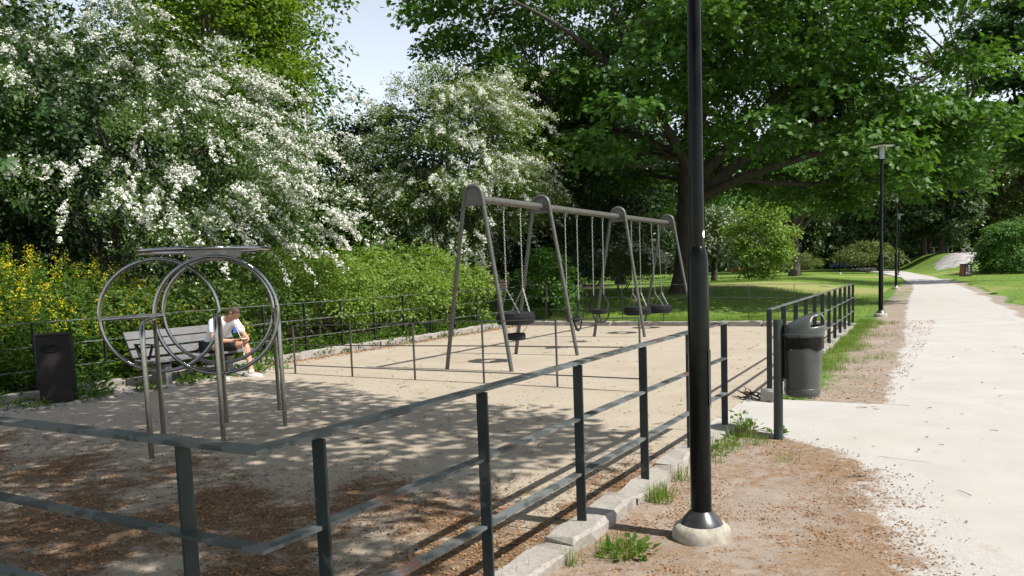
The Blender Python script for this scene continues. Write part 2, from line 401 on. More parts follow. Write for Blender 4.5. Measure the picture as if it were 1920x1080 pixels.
# bare soil by the near fence, fading into the path
def soil_edge(a):
    return np.interp(a, [-2, 3.2, 4.4, 5.6, 6.5, 7.0, 7.35, 7.6], [-1.2, -.35, .0, .3, .6, .9, 1.5, 1.95])
def so_pos(U, V):
    e = soil_edge(U) - .22 + .10 * nz2(U, U * 0, 2.2); return ABpos(U, 2.02 + (e - 2.02) * V)
grid('soil_verge', np.linspace(-2, 7.62, 220), np.linspace(0, 1, 60), so_pos, 0.008, M['soil'],
     {'litter': lambda U, V, X, Y: np.clip(.40 + .22 * nz2(U, V * 2, 1.2, 3) + .25 * sstep((V - .35) / .4) * sstep((.95 - V) / .3), 0, 1),
      'green': lambda U, V, X, Y: 0 * U, 'dust': lambda U, V, X, Y: .95 * sstep((V - .58) / .40)}, relief=.016)
def sf_pos(U, V):
    l = np.interp(U, [9.2, 20.4, 24, 33, 53], [2.0, 2.42, 2.5, 3.1, 3.9]); r = np.interp(U, la, lb) - .15 + .08 * nz2(U, U * 0, 1.6); return ABpos(U, l + (r - l) * V)
grid('far_verge', np.arange(9.42, 53, .35), np.linspace(0, 1, 18), sf_pos, 0.0075, M['soil'],
     {'litter': lambda U, V, X, Y: .25 + .2 * nz2(X, Y, 1.1, 1) + .25 * sstep((10.3 - U) / .8), 'green': lambda U, V, X, Y: np.clip(sstep((.42 - V) / .3) * .85 + .18 + .25 * nz2(X, Y, .9, 4) + .2 * sstep((U - 26) / 8), 0, 1),
      'dust': lambda U, V, X, Y: sstep((V - .72) / .26)})

# ------------------------------------------------------------------ kerbs
def kerb_stone_mesh(L, wd, h, seed):
    rg = np.random.default_rng(seed)
    bm = bmesh.new(); bmesh.ops.create_cube(bm, size=1.0)
    bmesh.ops.scale(bm, vec=(L, wd, h), verts=bm.verts)
    bmesh.ops.subdivide_edges(bm, edges=[e for e in bm.edges if abs((e.verts[0].co - e.verts[1].co).x) > .5 * L], cuts=4)
    bmesh.ops.bevel(bm, geom=[e for e in bm.edges if e.is_manifold and e.calc_face_angle(0) > 1], offset=.014, segments=1, affect='EDGES')
    for v in bm.verts: v.co += Vector(rg.normal(0, .0095, 3))
    me = bpy.data.meshes.new('kerb_stone'); bm.to_mesh(me); bm.free()
    me.materials.append(M['granite']); return me
def kerb(name, p, q, wd, h, top, lens, seed):
    """p, q: end points in (a, b); a row of separate stones"""
    root = bpy.data.objects.new(name, None); COL.objects.link(root); tag(root, kind='structure')
    rg = np.random.default_rng(seed)
    p = np.array(p, float); q = np.array(q, float); D = q - p; T = np.hypot(*D); D /= T
    meshes = [kerb_stone_mesh(lens, wd, h, seed + i) for i in range(4)]
    t = 0; k = 0
    while t < T - .2:
        L = min(lens * rg.uniform(.8, 1.15), T - t)
        c = p + D * (t + L / 2); wv = W(c[0], c[1], top - h / 2 + rg.normal(0, .008))
        n = np.array([-D[1], D[0]]) * rg.normal(0, .018)
        o = bpy.data.objects.new('kerb_stone', meshes[k % 4]); COL.objects.link(o); o.parent = root
        dv = W(*D) ; o.location = wv + W(n[0], n[1]); o.rotation_euler = (rg.normal(0, .012), rg.normal(0, .006), math.atan2(dv.y, dv.x) + rg.normal(0, .012))
        o.scale = ((L - .022) / lens, 1, 1)
        t += L; k += 1
    return root
kerb('granite_kerb', (-1.5, 1.98), (7.75, 2.0), .20, .22, .085, .95, 11)
kerb('granite_kerb', (9.62, 2.03), (20.2, 2.42), .18, .20, .075, 1.0, 21)
kerb('granite_kerb', (20.1, 2.5), (20.1, 11.3), .16, .24, .12, 1.0, 31)
kerb('granite_kerb', (2.0, 11.46), (20.1, 11.46), .16, .26, .14, .9, 41)

# setts under the bench and the box bin
cp_root = bpy.data.objects.new('cobble_paving', None); COL.objects.link(cp_root); tag(cp_root, kind='structure')
sett = []
for i in range(4):
    bm = bmesh.new(); bmesh.ops.create_cube(bm, size=1.0); bmesh.ops.scale(bm, vec=(.105, .095, .07), verts=bm.verts)
    bmesh.ops.bevel(bm, geom=bm.edges[:], offset=.014, segments=1, affect='EDGES')
    for v in bm.verts: v.co += Vector((random.gauss(0, .004), random.gauss(0, .004), random.gauss(0, .003)))
    me = bpy.data.meshes.new('cobble'); bm.to_mesh(me); bm.free(); me.materials.append(M['granite']); sett.append(me)
for i in range(36):
    for j in range(8):
        a = 5.55 + i * .122 + random.gauss(0, .006); b = 10.55 + j * .107 + (i % 2) * .03 + random.gauss(0, .006)
        if (j == 0 and random.random() < .35) or random.random() < .05: continue
        o = bpy.data.objects.new('cobble', random.choice(sett)); COL.objects.link(o); o.parent = cp_root
        o.location = W(a, b, random.gauss(-.008, .005)); o.rotation_euler = (random.gauss(0, .05), random.gauss(0, .05), math.pi / 2 - .5224 + random.gauss(0, .06))

# ------------------------------------------------------------------ fences
FR = M['fence_rail']; FP = M['fence_post']
def rail(root, pts, w=.045, h=.014, mat=None):
    """a flat bar through the points, mitred at the corners"""
    m = MB(); P = [Vector(p) for p in pts]; n = len(P); ring = []
    for i, p in enumerate(P):
        d0 = (P[i] - P[i - 1]).normalized() if i > 0 else None; d1 = (P[i + 1] - P[i]).normalized() if i < n - 1 else None
        d = ((d0 or d1) + (d1 or d0)).normalized(); sd = d.cross(Vector((0, 0, 1))).normalized()
        k = 1.0 / max(.4, abs(d.dot(d1 or d0)))
        ring.append([p + sd * (w / 2 * k) + Vector((0, 0, h / 2)), p - sd * (w / 2 * k) + Vector((0, 0, h / 2)), p - sd * (w / 2 * k) - Vector((0, 0, h / 2)), p + sd * (w / 2 * k) - Vector((0, 0, h / 2))])
    for i in range(n - 1):
        m.add(ring[i] + ring[i + 1], [(0, 1, 5, 4), (1, 2, 6, 5), (2, 3, 7, 6), (3, 0, 4, 7)])
    m.add(ring[0], [(3, 2, 1, 0)]); m.add(ring[-1], [(0, 1, 2, 3)])
    return m.build('rail', mat or FR, root, smooth=False)
def post(root, a, b, z0, z1, along, w=.060, t=.013, mat=None):
    """flat-bar post; its wide face stands across the run of the fence"""
    al = W(*along).normalized(); ac = Vector((-al.y, al.x, 0))
    return MB().box(W(a, b, (z0 + z1) / 2), al, ac, (0, 0, 1), t / 2, w / 2, (z1 - z0) / 2, .002).build('post', mat or FP, root, smooth=False)
# the near fence: comes in from the left, turns the corner and runs to the gap
f1 = thing('metal_fence', 'dark flat-bar metal fence turning the near corner and running past the lamp post', 'fence', W(1.84, 2.03, 0), 'metal fences round the playground')
for i, (z, h) in enumerate(((1.04, .016), (.705, .014), (.375, .014))):
    rail(f1, [W(1.86, 11.2, z), W(1.82, 2.03, z), W(7.46, 2.0, z)], .072 if i == 0 else .058, h)
for a in (2.075, 3.17, 4.235, 5.31, 6.385, 7.45): post(f1, a, 2.0, .0, 1.031, (1, 0))
for b in [2.42 + 1.42 * k for k in range(7)]: post(f1, 1.835, b, -.1, 1.031, (0, 1))
# the second run beyond the gap, climbing away to the back corner
f2 = thing('metal_fence', 'dark flat-bar metal fence beyond the gap, behind the litter bin and beside the path', 'fence', W(9.3, 1.98, 0), 'metal fences round the playground')
E0, E1 = (9.3, 1.98), (20.42, 2.42)
for (za, zb) in ((1.05, .985), (.715, .66), (.385, .34)):
    rail(f2, [W(*E0, za), W(*E1, zb)], .045, .014)
for k in range(12):
    t = k / 11; post(f2, E0[0] + (E1[0] - E0[0]) * t, E0[1] + (E1[1] - E0[1]) * t, .0, 1.042 + (.977 - 1.042) * t, (1, .04))
# thin back fence
f3 = thing('metal_fence', 'thin grey metal fence along the back kerb in front of the lawn', 'fence', W(20.42, 7, 0), 'metal fences round the playground')
for (z0, z1) in ((.985, 1.15), (.66, .80), (.34, .45)):
    rail(f3, [W(20.44, 2.46, z0), W(20.44, 11.55, z1)], .028, .012)
for b in (3.75, 4.85, 5.97, 7.08, 8.24, 9.42, 10.56): post(f3, 20.42, b, -.05, .97 + (b - 2.4) * .018, (0, 1), .035, .012)
# left fence in front of the shrubs
f4 = thing('metal_fence', 'dark metal fence half buried in the shrubs behind the bench', 'fence', W(12, 11.6, 0), 'metal fences round the playground')
for z in (1.095, .755, .415): rail(f4, [W(2.0, 11.6, z), W(20.4, 11.6, z)], .032, .012)
for k in range(17): post(f4, 3.24 + 1.075 * k, 11.6, -.05, 1.087, (1, 0), .055, .012)
# thin inner divider of round bars
f5 = thing('metal_fence', 'thin low divider fence of slim bars standing on the gravel in front of the swings', 'fence', W(9.6, 6.7, 0), 'metal fences round the playground')
IB = [(9.76, 9.84, .80), (9.70, 8.54, .83), (9.67, 7.28, .86), (9.65, 6.04, .89), (9.62, 4.85, .91), (9.52, 3.62, .945)]
for f in (1.0, .60, .175):
    rail(f5, [W(a, b, z * f if f < 1 else z) for (a, b, z) in IB], .022, .014, M['steel_grey'])
for (a, b, z) in IB: post(f5, a, b, -.05, z - .008, (0, 1), .030, .020, M['steel_grey'])

# ------------------------------------------------------------------ lamp posts
def lamp_post(loc, label, near=False):
    x, y, z = loc; c = Vector(loc)
    r = thing('lamp_post', label, 'lamp post', loc, 'lamp posts along the path')
    k = 24 if near else 14
    MB().lathe([(.165, -.05), (.168, .03), (.160, .065), (.135, .088), (.10, .095)], c, 32 if near else 16).build('concrete_foot', M['concrete'], r)
    MB().lathe([(.122, .090), (.116, .102), (.078, .150), (.062, .166), (.05, .167)], c, k).build('base_collar', M['collar'], r)
    MB().lathe([(.0595, .16), (.0595, 1.60), (.054, 1.635), (.044, 1.675), (.040, 1.68)], c, k).build('lower_pole', M['black_paint'], r)
    MB().lathe([(.0385, 1.67), (.035, 4.05), (.033, 4.06)], c, k).build('upper_pole', M['black_paint'], r)
    MB().lathe([(.035, 4.05), (.10, 4.09), (.105, 4.12), (.02, 4.13)], c, 16).build('lantern_base', M['black_paint'], r)
    MB().lathe([(.085, 4.125), (.088, 4.42), (.03, 4.43)], c, 16).build('lamp_glass', M['glass_frost'], r)
    for q in range(4):
        an = q * math.pi / 2 + .4
        MB().tube([c + Vector((.105 * math.cos(an), .105 * math.sin(an), 4.11)), c + Vector((.105 * math.cos(an), .105 * math.sin(an), 4.47))], .008, 5).build('guard_bar', M['black_paint'], r)
    MB().lathe([(.02, 4.449), (.30, 4.453), (.30, 4.458), (.02, 4.458)], c, 28).build('reflector', M['white'], r)
    MB().lathe([(.03, 4.4595), (.34, 4.462), (.345, 4.475), (.20, 4.53), (.05, 4.56), (.01, 4.562)], c, 28).build('lamp_hat', M['black_paint'], r)
    return r
lp = lamp_post((1.06, 4.52, .012), 'large black lamp post standing in the bare soil right in front of the near fence', True)
hz_dir = Vector((.45, -.9, 0)).normalized(); hs = Vector((-hz_dir.y, hz_dir.x, 0))
MB().box(Vector((1.06, 4.52, .95)) + Vector((.866, -.5, 0)) * .0588, (-.5, -.866, 0), (.866, -.5, 0), (0, 0, 1), .022, .003, .16, .002).build('access_hatch', M['black_paint'], lp)
st = MB(); sc_ = Vector((1.06, 4.52, 1.76)); kv = []
for i in range(12):
    an = 2 * math.pi * i / 12; th = -.62 + .42 * math.cos(an) * 1.0
    kv.append(sc_ + Vector((math.cos(th) * .0402, math.sin(th) * .0402, .022 * math.sin(an))))
st.add(kv, [tuple(range(12))]).build('sticker', M['white'], lp)
lamp_post((9.86, 21.29, .012), 'black lamp post with disc hat beside the path just past the end of the fence')
lamp_post((18.6, 38.6, .02), 'black lamp post where the grass edge bulges, second behind the fence end')
lamp_post((29.4, 60.6, .2), 'distant thin black lamp post where the path starts to bend left')
lamp_post((31.9, 77.5, tz(31.9, 77.5)), 'farthest thin lamp post left of the bend, against the pale trees')

# ------------------------------------------------------------------ climbing rings
ST = M['steel']
cr = thing('climbing_rings', 'steel climbing frame of three upright hoops and one flat hoop on bent legs', 'climbing frame', W(5.9, 7.2, 0))
def vring(p, q, zc, r=.655, rt=.022):
    P = W(*p, zc); Q = W(*q, zc); d = (Q - P).normalized()
    MB().ring((P + Q) / 2, d, (0, 0, 1), (Q - P).length / 2, rt, 64, 10).build('hoop', ST, cr)
    return (P + Q) / 2
vring((5.29, 8.19), (6.12, 7.28), 1.24); vring((5.34, 7.33), (6.17, 6.42), 1.24); vring((6.08, 8.18), (6.91, 7.27), 1.24)
MB().ring(W(6.02, 7.33, 1.935), (1, 0, 0), (0, 1, 0), .68, .022, 64, 10).build('hoop', ST, cr)
for (p, q) in (((4.58, 6.48), (5.34, 7.33)), ((5.36, 6.44), (6.12, 7.28)), ((6.17, 6.42), (6.91, 7.27))):
    P = W(*p, 0); Q = W(*q, 0); d = (Q - P).normalized(); rr = .16; zt = 1.24
    pts = [P + Vector((0, 0, -.1)), P + Vector((0, 0, zt - rr))]
    for i in range(1, 7):
        an = i / 6 * math.pi / 2; pts.append(P + d * rr * (1 - math.cos(an)) + Vector((0, 0, zt - rr + rr * math.sin(an))))
    for i in range(0, 7):
        an = i / 6 * math.pi / 2; pts.append(Q - d * rr * (1 - math.sin(an)) + Vector((0, 0, zt - rr + rr * math.cos(an))))
    pts.append(Q + Vector((0, 0, -.1)))
    MB().tube(pts, .0235, 10).build('leg', ST, cr)
MB().tube([W(5.29, 8.19, 1.22), W(6.08, 8.18, 1.22)], .022, 10).build('cross_bar', ST, cr)
# bent sheet plate carrying the flat hoop
pc0, pc1 = W(5.755, 6.875, 1.90), W(6.495, 7.725, 1.90); pd = (pc1 - pc0).normalized(); ps = Vector((-pd.y, pd.x, 0))
plm = MB(); cpl = (pc0 + pc1) / 2; hl = .40
sec = [(-.30, .030), (.30, .030), (.28, -.03), (.10, -.06), (-.10, -.06), (-.28, -.03)]
plm.add([cpl + pd * hl * s + ps * u + Vector((0, 0, v)) for s in (-1, 1) for (u, v) in sec], [tuple(range(6)), tuple(range(6, 12))[::-1]] + [(i, 6 + i, 6 + (i + 1) % 6, (i + 1) % 6) for i in range(6)])
plm.build('support_plate', plain('support_plate_metal', (.30, .30, .29), (.24, .24, .235), 10, .45, .5), cr, smooth=False)

# ------------------------------------------------------------------ swing frame
SG = M['steel_grey']
sf = thing('swing_frame', 'long grey steel swing frame of four rounded arches joined by a top beam', 'swing frame', W(15.4, 6.88, 0))
BB = 6.88
legs = [(10.88, 7.53, 6.28), (13.2, 7.53, 6.22), (16.9, 7.54, 6.30), (20.25, 7.56, 6.22)]
bz = lambda a: 2.755 - (a - 10.9) * .009
for (a, b0, b1) in legs:
    z = bz(a); rr = .165; pts = [W(a, b0, -.05), W(a, BB + rr, z + .03)]
    for i in range(1, 10):
        an = i / 10 * math.pi; pts.append(W(a, BB + rr * math.cos(an), z + .03 + rr * math.sin(an)))
    pts += [W(a, BB - rr, z + .03), W(a, b1, -.05)]
    ar = MB().tube(pts, .034, 12).build('arch', SG, sf)
    ptm = MB(); n_ = 10; ring = [W(a, BB + (rr - .01) * math.cos(i / n_ * math.pi), z + .03 + (rr - .01) * math.sin(i / n_ * math.pi)) for i in range(n_ + 1)] + [W(a, BB - rr + .005, z - .12), W(a, BB + rr - .005, z - .12)]
    off = W(.008, 0); ptm.add([p - off for p in ring] + [p + off for p in ring], [tuple(range(13))[::-1], tuple(range(13, 26))] + [(i, (i + 1) % 13, 13 + (i + 1) % 13, 13 + i) for i in range(13)])
    ptm.build('gusset_plate', SG, sf, smooth=False)
for i in range(3):
    a0, a1 = legs[i][0] + .012, legs[i + 1][0] - .012
    MB().tube([W(a0, BB, bz(a0)), W(a1, BB, bz(a1))], .062, 16).build('beam', SG, sf)

def link_ring(m, c, t, s, L, w, r):
    """one chain link: a rounded loop of round wire, along t, lying in the plane of t and s"""
    pts = [c + t * (L / 2 * math.cos(2 * math.pi * i / 8)) + s * (w / 2 * math.sin(2 * math.pi * i / 8)) for i in range(8)]
    m.tube(pts, r, 4, closed=True)
def chain(root, p, q, name='chain', pitch=.042):
    p = Vector(p); q = Vector(q); d = q - p; n = max(2, int(d.length / pitch)); t = d.normalized()
    s = t.cross(Vector((.3, .9, .1))).normalized(); s2 = t.cross(s); m = MB()
    for i in range(n):
        link_ring(m, p + d * ((i + .5) / n), t, s if i % 2 else s2, pitch * 1.28, .022, .0038)
    return m.build(name, M['chain'], root)
def hanger(root, a):
    z = bz(a)
    m = MB().abox(a - .02, a + .02, BB - .02, BB + .02, z - .135, z - .065, .004)
    m.tube([W(a - .02, BB, z - .15), W(a, BB, z - .175), W(a + .02, BB, z - .15), W(a, BB, z - .125)], .008, 5, closed=True)
    m.build('hanger', SG, root); return W(a, BB, z - .165)
def tyre_mesh(c, Ro, wd, tread=True, seg=72):
    """a tyre lying flat, axis vertical, centre c"""
    Ri = Ro * .56; hw = wd / 2; m = MB()
    prof = [(Ri, -hw * .62), (Ri * 1.05, -hw * .86), (Ro * .78, -hw), (Ro * .92, -hw * .93), (Ro * .985, -hw * .70), (Ro, -hw * .30), (Ro, hw * .30), (Ro * .985, hw * .70),
            (Ro * .92, hw * .93), (Ro * .78, hw), (Ri * 1.05, hw * .86), (Ri, hw * .62), (Ri * 1.08, hw * .45), (Ro * .90, hw * .55), (Ro * .93, 0), (Ro * .90, -hw * .55), (Ri * 1.08, -hw * .45)]
    m.lathe(prof, c, seg, closed=True)
    return m
def tread_blocks(c, Ro, wd, n=46):
    m = MB(); c = Vector(c); hw = wd / 2
    for i in range(n):
        an = 2 * math.pi * i / n; e = Vector((math.cos(an), math.sin(an), 0)); t = Vector((-e.y, e.x, 0))
        for (zc, hh, tl, rr) in ((-.62, .22, .12, -.014), (-.17, .16, -.12, 0), (.17, .16, .12, 0), (.62, .22, -.12, -.014)):
            u = (Vector((0, 0, 1)) + t * tl * 2).normalized()
            m.box(c + e * (Ro + rr + .002) + Vector((0, 0, zc * hw)), e, t, u, .010, math.pi * Ro / n * .72, hh * hw)
    return m
def tyre_swing(a0, a1, ac, zc, label, Ro=.31, wd=.21, n_low=2, split=.42, small=False):
    r = thing('tyre_swing', label, 'swing', W(ac, BB, zc), 'swings hanging from the frame')
    ty = tyre_mesh(W(ac, BB, zc), Ro, wd).build('tyre', M['rubber'], r)
    tread_blocks(W(ac, BB, zc), Ro, wd).build('tread', M['rubber'], ty, smooth=False)
    for a, sgn in ((a0, -1), (a1, 1)):
        top = hanger(r, a); kn = W(a + (ac - (a0 + a1) / 2) * .8, BB, zc + split)
        chain(r, top, kn)
        for sb in (-1, 1):
            ends = W(ac + sgn * Ro * .55, BB + sb * Ro * .55, zc + wd / 2 - .01)
            chain(r, kn, ends)
    return r
t1 = tyre_swing(11.82, 12.40, 12.11, .76, 'big tyre swing in the front bay with a small tyre hung beneath it', .33, .215, split=.52)
ty2 = tyre_mesh(W(12.11, BB, .44), .165, .12, seg=40).build('small_tyre', M['rubber'], t1)
for k in range(3):
    an = k * 2.1 + .5; MB().tube([W(12.11 + .25 * math.cos(an), BB + .25 * math.sin(an), .66), W(12.11 + .12 * math.cos(an), BB + .12 * math.sin(an), .49)], .006, 5).build('rope', M['chain'], t1)
tyre_swing(17.70, 18.24, 17.98, .53, 'plain tyre swing in the far bay, the nearer and larger-looking of the two')
tyre_swing(19.05, 19.55, 19.52, .48, 'plain tyre swing at the far end of the frame, beside the last arch')
def bucket_swing(a0, a1, ac, zc, label, turn):
    r = thing('bucket_swing', label, 'swing', W(ac, BB, zc), 'swings hanging from the frame')
    c = W(ac, BB, zc); ex = Vector((math.cos(turn), math.sin(turn), 0)); ey = Vector((-ex.y, ex.x, 0))
    # seat shell: shallow rounded slab with a raised rim
    sh = MB(); k = 24
    for (rx, z) in ((.03, -.045), (.15, -.04), (.19, 0), (.20, .055), (.175, .06), (.16, .01), (.12, -.015), (.02, -.018)):
        for i in range(k):
            an = 2 * math.pi * i / k; sh.v.append(c + ex * rx * math.cos(an) + ey * rx * .8 * math.sin(an) + Vector((0, 0, z)))
    for i in range(7):
        for j in range(k): sh.f.append((i * k + j, i * k + (j + 1) % k, (i + 1) * k + (j + 1) % k, (i + 1) * k + j))
    sh.build('seat', M['rubber'], r)
    # leg loop below the seat
    MB().tube([c + ex * .18 * math.cos(t) + Vector((0, 0, -.02 - .20 * math.sin(t))) - ey * .10 for t in [math.pi * i / 12 for i in range(13)]], .018, 8).build('leg_loop', M['rubber'], r)
    MB().tube([c - ey * .10 + Vector((0, 0, -.21)), c + Vector((0, 0, -.04))], .015, 8).build('centre_strap', M['rubber'], r)
    for a, s in ((a0, -1), (a1, 1)):
        top = hanger(r, a); e0 = c + ex * .19 * s + Vector((0, 0, .03)); kn = W(a + (ac - (a0 + a1) / 2) * .85, BB, zc + .36)
        chain(r, top, kn)
        out = (e0 - c).normalized() * .05
        MB().tube([kn, kn + (e0 - kn) * .25 + out * .2, kn + (e0 - kn) * .6 + out * 1.1, e0], [.014, .024, .026, .022], 8).build('side_arm', M['rubber'], r)
    return r
bucket_swing(14.19, 14.73, 14.44, .57, 'black toddler bucket swing in the middle bay, left one, turned side on', 1.1)
bucket_swing(15.48, 16.02, 15.72, .64, 'black toddler bucket swing in the middle bay, right one, hanging slightly higher', .3)

# ------------------------------------------------------------------ litter bin on its post
lb_ = thing('litter_bin', 'grey hooded litter bin with black liner hung on a round post beside the gap', 'litter bin', W(7.25, 1.47, 0))
MB().tube([W(7.25, 1.47, -.1), W(7.25, 1.47, 1.08)], .040, 20).build('post', plain('bin_post_paint', (.03, .045, .042), (.022, .032, .03), 8, .4), lb_)
bc = W(7.36, 1.285, 0); ow = (bc - W(7.25, 1.47, 0)).normalized(); os_ = Vector((-ow.y, ow.x, 0))
MB().box(W(7.25, 1.47, .80) + ow * .052, ow, os_, (0, 0, 1), .016, .06, .24, .006).build('bracket', M['black_steel'], lb_)
body = MB().lathe([(.05, .40), (.135, .40), (.150, .415), (.155, .44), (.155, .47), (.150, .474), (.152, .48), (.172, .95), (.165, .95), (.150, .86), (.14, .42), (.02, .41)], bc, 36).build('body', M['bin_grey'], lb_)
bagm = MB(); k = 48
for i, (r_, z) in enumerate(((.1725, .955), (.178, .94), (.177, .90), (.175, .86), (.173, .825), (.1705, .82))):
    for j in range(k):
        an = 2 * math.pi * j / k; w_ = .004 * math.sin(an * 9 + i * 1.3) + .003 * math.sin(an * 17 - i)
        bagm.v.append(bc + Vector(((r_ + w_) * math.cos(an), (r_ + w_) * math.sin(an), z + (.012 * math.sin(an * 3 + 1) + .006 * math.sin(an * 7) if i >= 3 else 0))))
for i in range(5):
    for j in range(k): bagm.f.append((i * k + j, i * k + (j + 1) % k, (i + 1) * k + (j + 1) % k, (i + 1) * k + j))
bagm.build('liner', M['bag'], lb_)
# hood: a slanted dome, low at the post and high at the outer side, with a mouth cut each side
hd = MB(); k = 40; nr = 12
fwd = Vector((.86, -.35, 0)).normalized(); sdv = Vector((-fwd.y, fwd.x, 0))
for i in range(nr + 1):
    t = i / nr; rr = .182 * (1 - t ** 2.6) ** .5 if i < nr else .01
    for j in range(k):
        an = 2 * math.pi * j / k; cx_, sy_ = math.cos(an), math.sin(an)
        px_ = rr * cx_; hgt = .945 + .175 * t * (.74 + .26 * (rr * cx_ / .182)) + .055 * t * 1.0
        hgt += .0
        shift = .075 * t ** 1.3
        hd.v.append(bc + fwd * (px_ + shift * .9) + sdv * rr * sy_ + Vector((0, 0, hgt - .02 * (1 - t))))
mouth = set()
for i in range(nr):
    for j in range(k):
        an = 2 * math.pi * (j + .5) / k
        deg = (math.degrees(an) + 180) % 360 - 180
        if 5 <= i <= 9 and (-68 < deg < -20 or 20 < deg < 68): continue
        hd.f.append((i * k + j, i * k + (j + 1) % k, (i + 1) * k + (j + 1) % k, (i + 1) * k + j))
hood = hd.build('hood', M['bin_grey'], lb_)
sm = hood.modifiers.new('thick', 'SOLIDIFY'); sm.thickness = .012; sm.offset = -1
MB().lathe([(.178, .935), (.188, .938), (.188, .955), (.178, .958)], bc, 40, closed=True).build('hood_rim', M['bin_grey'], lb_)

# ------------------------------------------------------------------ dark box bin, block, branches
bb_ = thing('box_bin', 'dark rectangular steel waste box standing in the weeds left of the bench', 'waste box', W(6.36, 10.92, 0))
ctr = W(6.36, 10.90, 0); e1 = Vector((.93, .36, 0)).normalized(); e2 = Vector((-e1.y, e1.x, 0))
MB().box(ctr + Vector((0, 0, .47)), e1, e2, (0, 0, 1), .20, .18, .47, .006).build('body', M['dark_box'], bb_, smooth=False)
MB().box(ctr + Vector((0, 0, .951)), e1, e2, (0, 0, 1), .207, .187, .010, .003).build('lid', M['dark_box'], bb_, smooth=False)
ov = MB(); pts = [ctr - e2 * .1835 + e1 * (.11 * math.cos(2 * math.pi * i / 20) - .03) + Vector((0, 0, .765 + .045 * math.sin(2 * math.pi * i / 20))) for i in range(20)]
ov.tube(pts, .010, 6, closed=True); ov.add([p + e2 * .0015 for p in pts], [tuple(range(20))]); ov.build('slot', M['bag'], bb_)
MB().box(ctr + e1 * .204 + Vector((0, 0, .47)), e2, (0, 0, 1), e1, .16, .42, .004, .002).build('door', M['dark_box'], bb_, smooth=False)
MB().tube([ctr + e1 * .207 - e2 * .08 + Vector((0, 0, .42)), ctr + e1 * .217 - e2 * .08 + Vector((0, 0, .42))], .014, 8).build('lock', M['black_steel'], bb_)

gb = bpy.data.objects.new('granite_block', kerb_stone_mesh(.20, .17, .17, 77)); COL.objects.link(gb)
gb.location = W(9.30, 1.97, .055); gb.rotation_euler = (.05, .04, .9); tag(gb, 'rough grey granite block at the foot of the first post beyond the gap', 'stone block')
br = MB(); rgn = np.random.default_rng(5)
for i in range(11):
    p = W(9.42 + rgn.normal(0, .06), 2.22 + rgn.normal(0, .07), .02 + abs(rgn.normal(0, .04))); d = W(.55 * rgn.normal(1, .35), .35 * rgn.normal(1, .5)) * .36 + Vector((0, 0, rgn.normal(.03, .04)))
    br.tube([p - d, p - d * .3 + Vector(rgn.normal(0, .015, 3)), p + d * .4 + Vector(rgn.normal(0, .015, 3)), p + d], [.011, .010, .007, .003], 5)
bo = br.build('branch_bundle', M['twig']); tag(bo, 'small heap of dark dry branches on the gravel beside the granite block', 'branches')

# ------------------------------------------------------------------ bench
bn = thing('park_bench', 'weathered grey wooden bench on concrete legs with a man sitting at its right end', 'bench', W(8.65, 11.0, 0))
for (b0, z0, b1, z1) in ((11.14, .455, 11.20, .575), (11.215, .60, 11.27, .715), (11.285, .735, 11.335, .845)):
    c = W(8.68, (b0 + b1) / 2, (z0 + z1) / 2); u = (W(0, b1, z1) - W(0, b0, z0)).normalized(); aa = W(1, 0).normalized()
    MB().box(c, aa, u, aa.cross(u), 1.0, .064, .019, .004).build('slat', M['wood_grey'], bn, smooth=False)
for b in (10.74, 10.86, 10.98, 11.09):
    MB().abox(7.70, 9.66, b - .052, b + .052, .385, .425, .004).build('slat', M['wood_grey'], bn, smooth=False)
for a in (8.02, 9.22):
    MB().abox(a - .055, a + .055, 10.76, 11.12, -.05, .345, .012).build('leg', M['concrete_dark'], bn, smooth=False)
    MB().abox(a - .022, a + .022, 10.70, 11.14, .346, .384).build('seat_bearer', M['black_steel'], bn, smooth=False)
    MB().bar(W(a, 11.16, .35), W(a, 11.36, .82), .045, .012, up=W(1, 0)).build('back_bracket', M['black_steel'], bn, smooth=False)
for a in (7.80,):
    arm = MB(); arm.bar(W(a, 11.25, .66), W(a, 10.80, .66), .045, .022); arm.bar(W(a, 10.81, .65), W(a, 10.93, .40), .04, .018, up=W(1, 0)); arm.bar(W(a, 11.20, .65), W(a, 10.97, .40), .04, .018, up=W(1, 0))
    arm.build('armrest', M['black_steel'], bn, smooth=False)

# ------------------------------------------------------------------ the seated man
def skin_obj(name, pts, edges, mat, parent, sub=2, root=0):
    org = _origin(parent)
    me = bpy.data.meshes.new(name); me.from_pydata([tuple(Vector(p[0]) - org) for p in pts], edges, []); me.update()
    o = bpy.data.objects.new(name, me); COL.objects.link(o)
    o.modifiers.new('skin', 'SKIN')
    for i, p in enumerate(pts):
        r_ = p[1] if hasattr(p[1], '__len__') else (p[1], p[1]); d = me.skin_vertices[0].data[i]; d.radius = r_; d.use_root = (i == root)
    ss = o.modifiers.new('sub', 'SUBSURF'); ss.levels = sub; ss.render_levels = sub
    dg = bpy.context.evaluated_depsgraph_get(); dg.update()
    nm = bpy.data.meshes.new_from_object(o.evaluated_get(dg)); o.modifiers.clear(); o.data = nm
    nm.polygons.foreach_set('use_smooth', [True] * len(nm.polygons))
    nm.materials.clear(); nm.materials.append(mat); o.parent = parent; o.name = name
    return o
man = thing('person', 'man in white t-shirt and black shorts bent over a phone on the bench', 'person', W(9.0, 10.95, 0))
HA, HB = 9.02, 10.98
def H(l, f, z): return W(HA + l, HB - f, z)          # l towards his left, f forwards
rk, lk = H(-.24, .46, .525), H(.24, .56, .525)
ra_, la_ = H(-.27, .50, .10), H(.19, .70, .10)
rsh, lsh = H(-.17, .28, .905), H(.19, .40, .90)
rel, lel = H(-.25, .36, .63), H(.27, .57, .615)
rwr, lwr = H(-.04, .56, .615), H(.13, .66, .59)
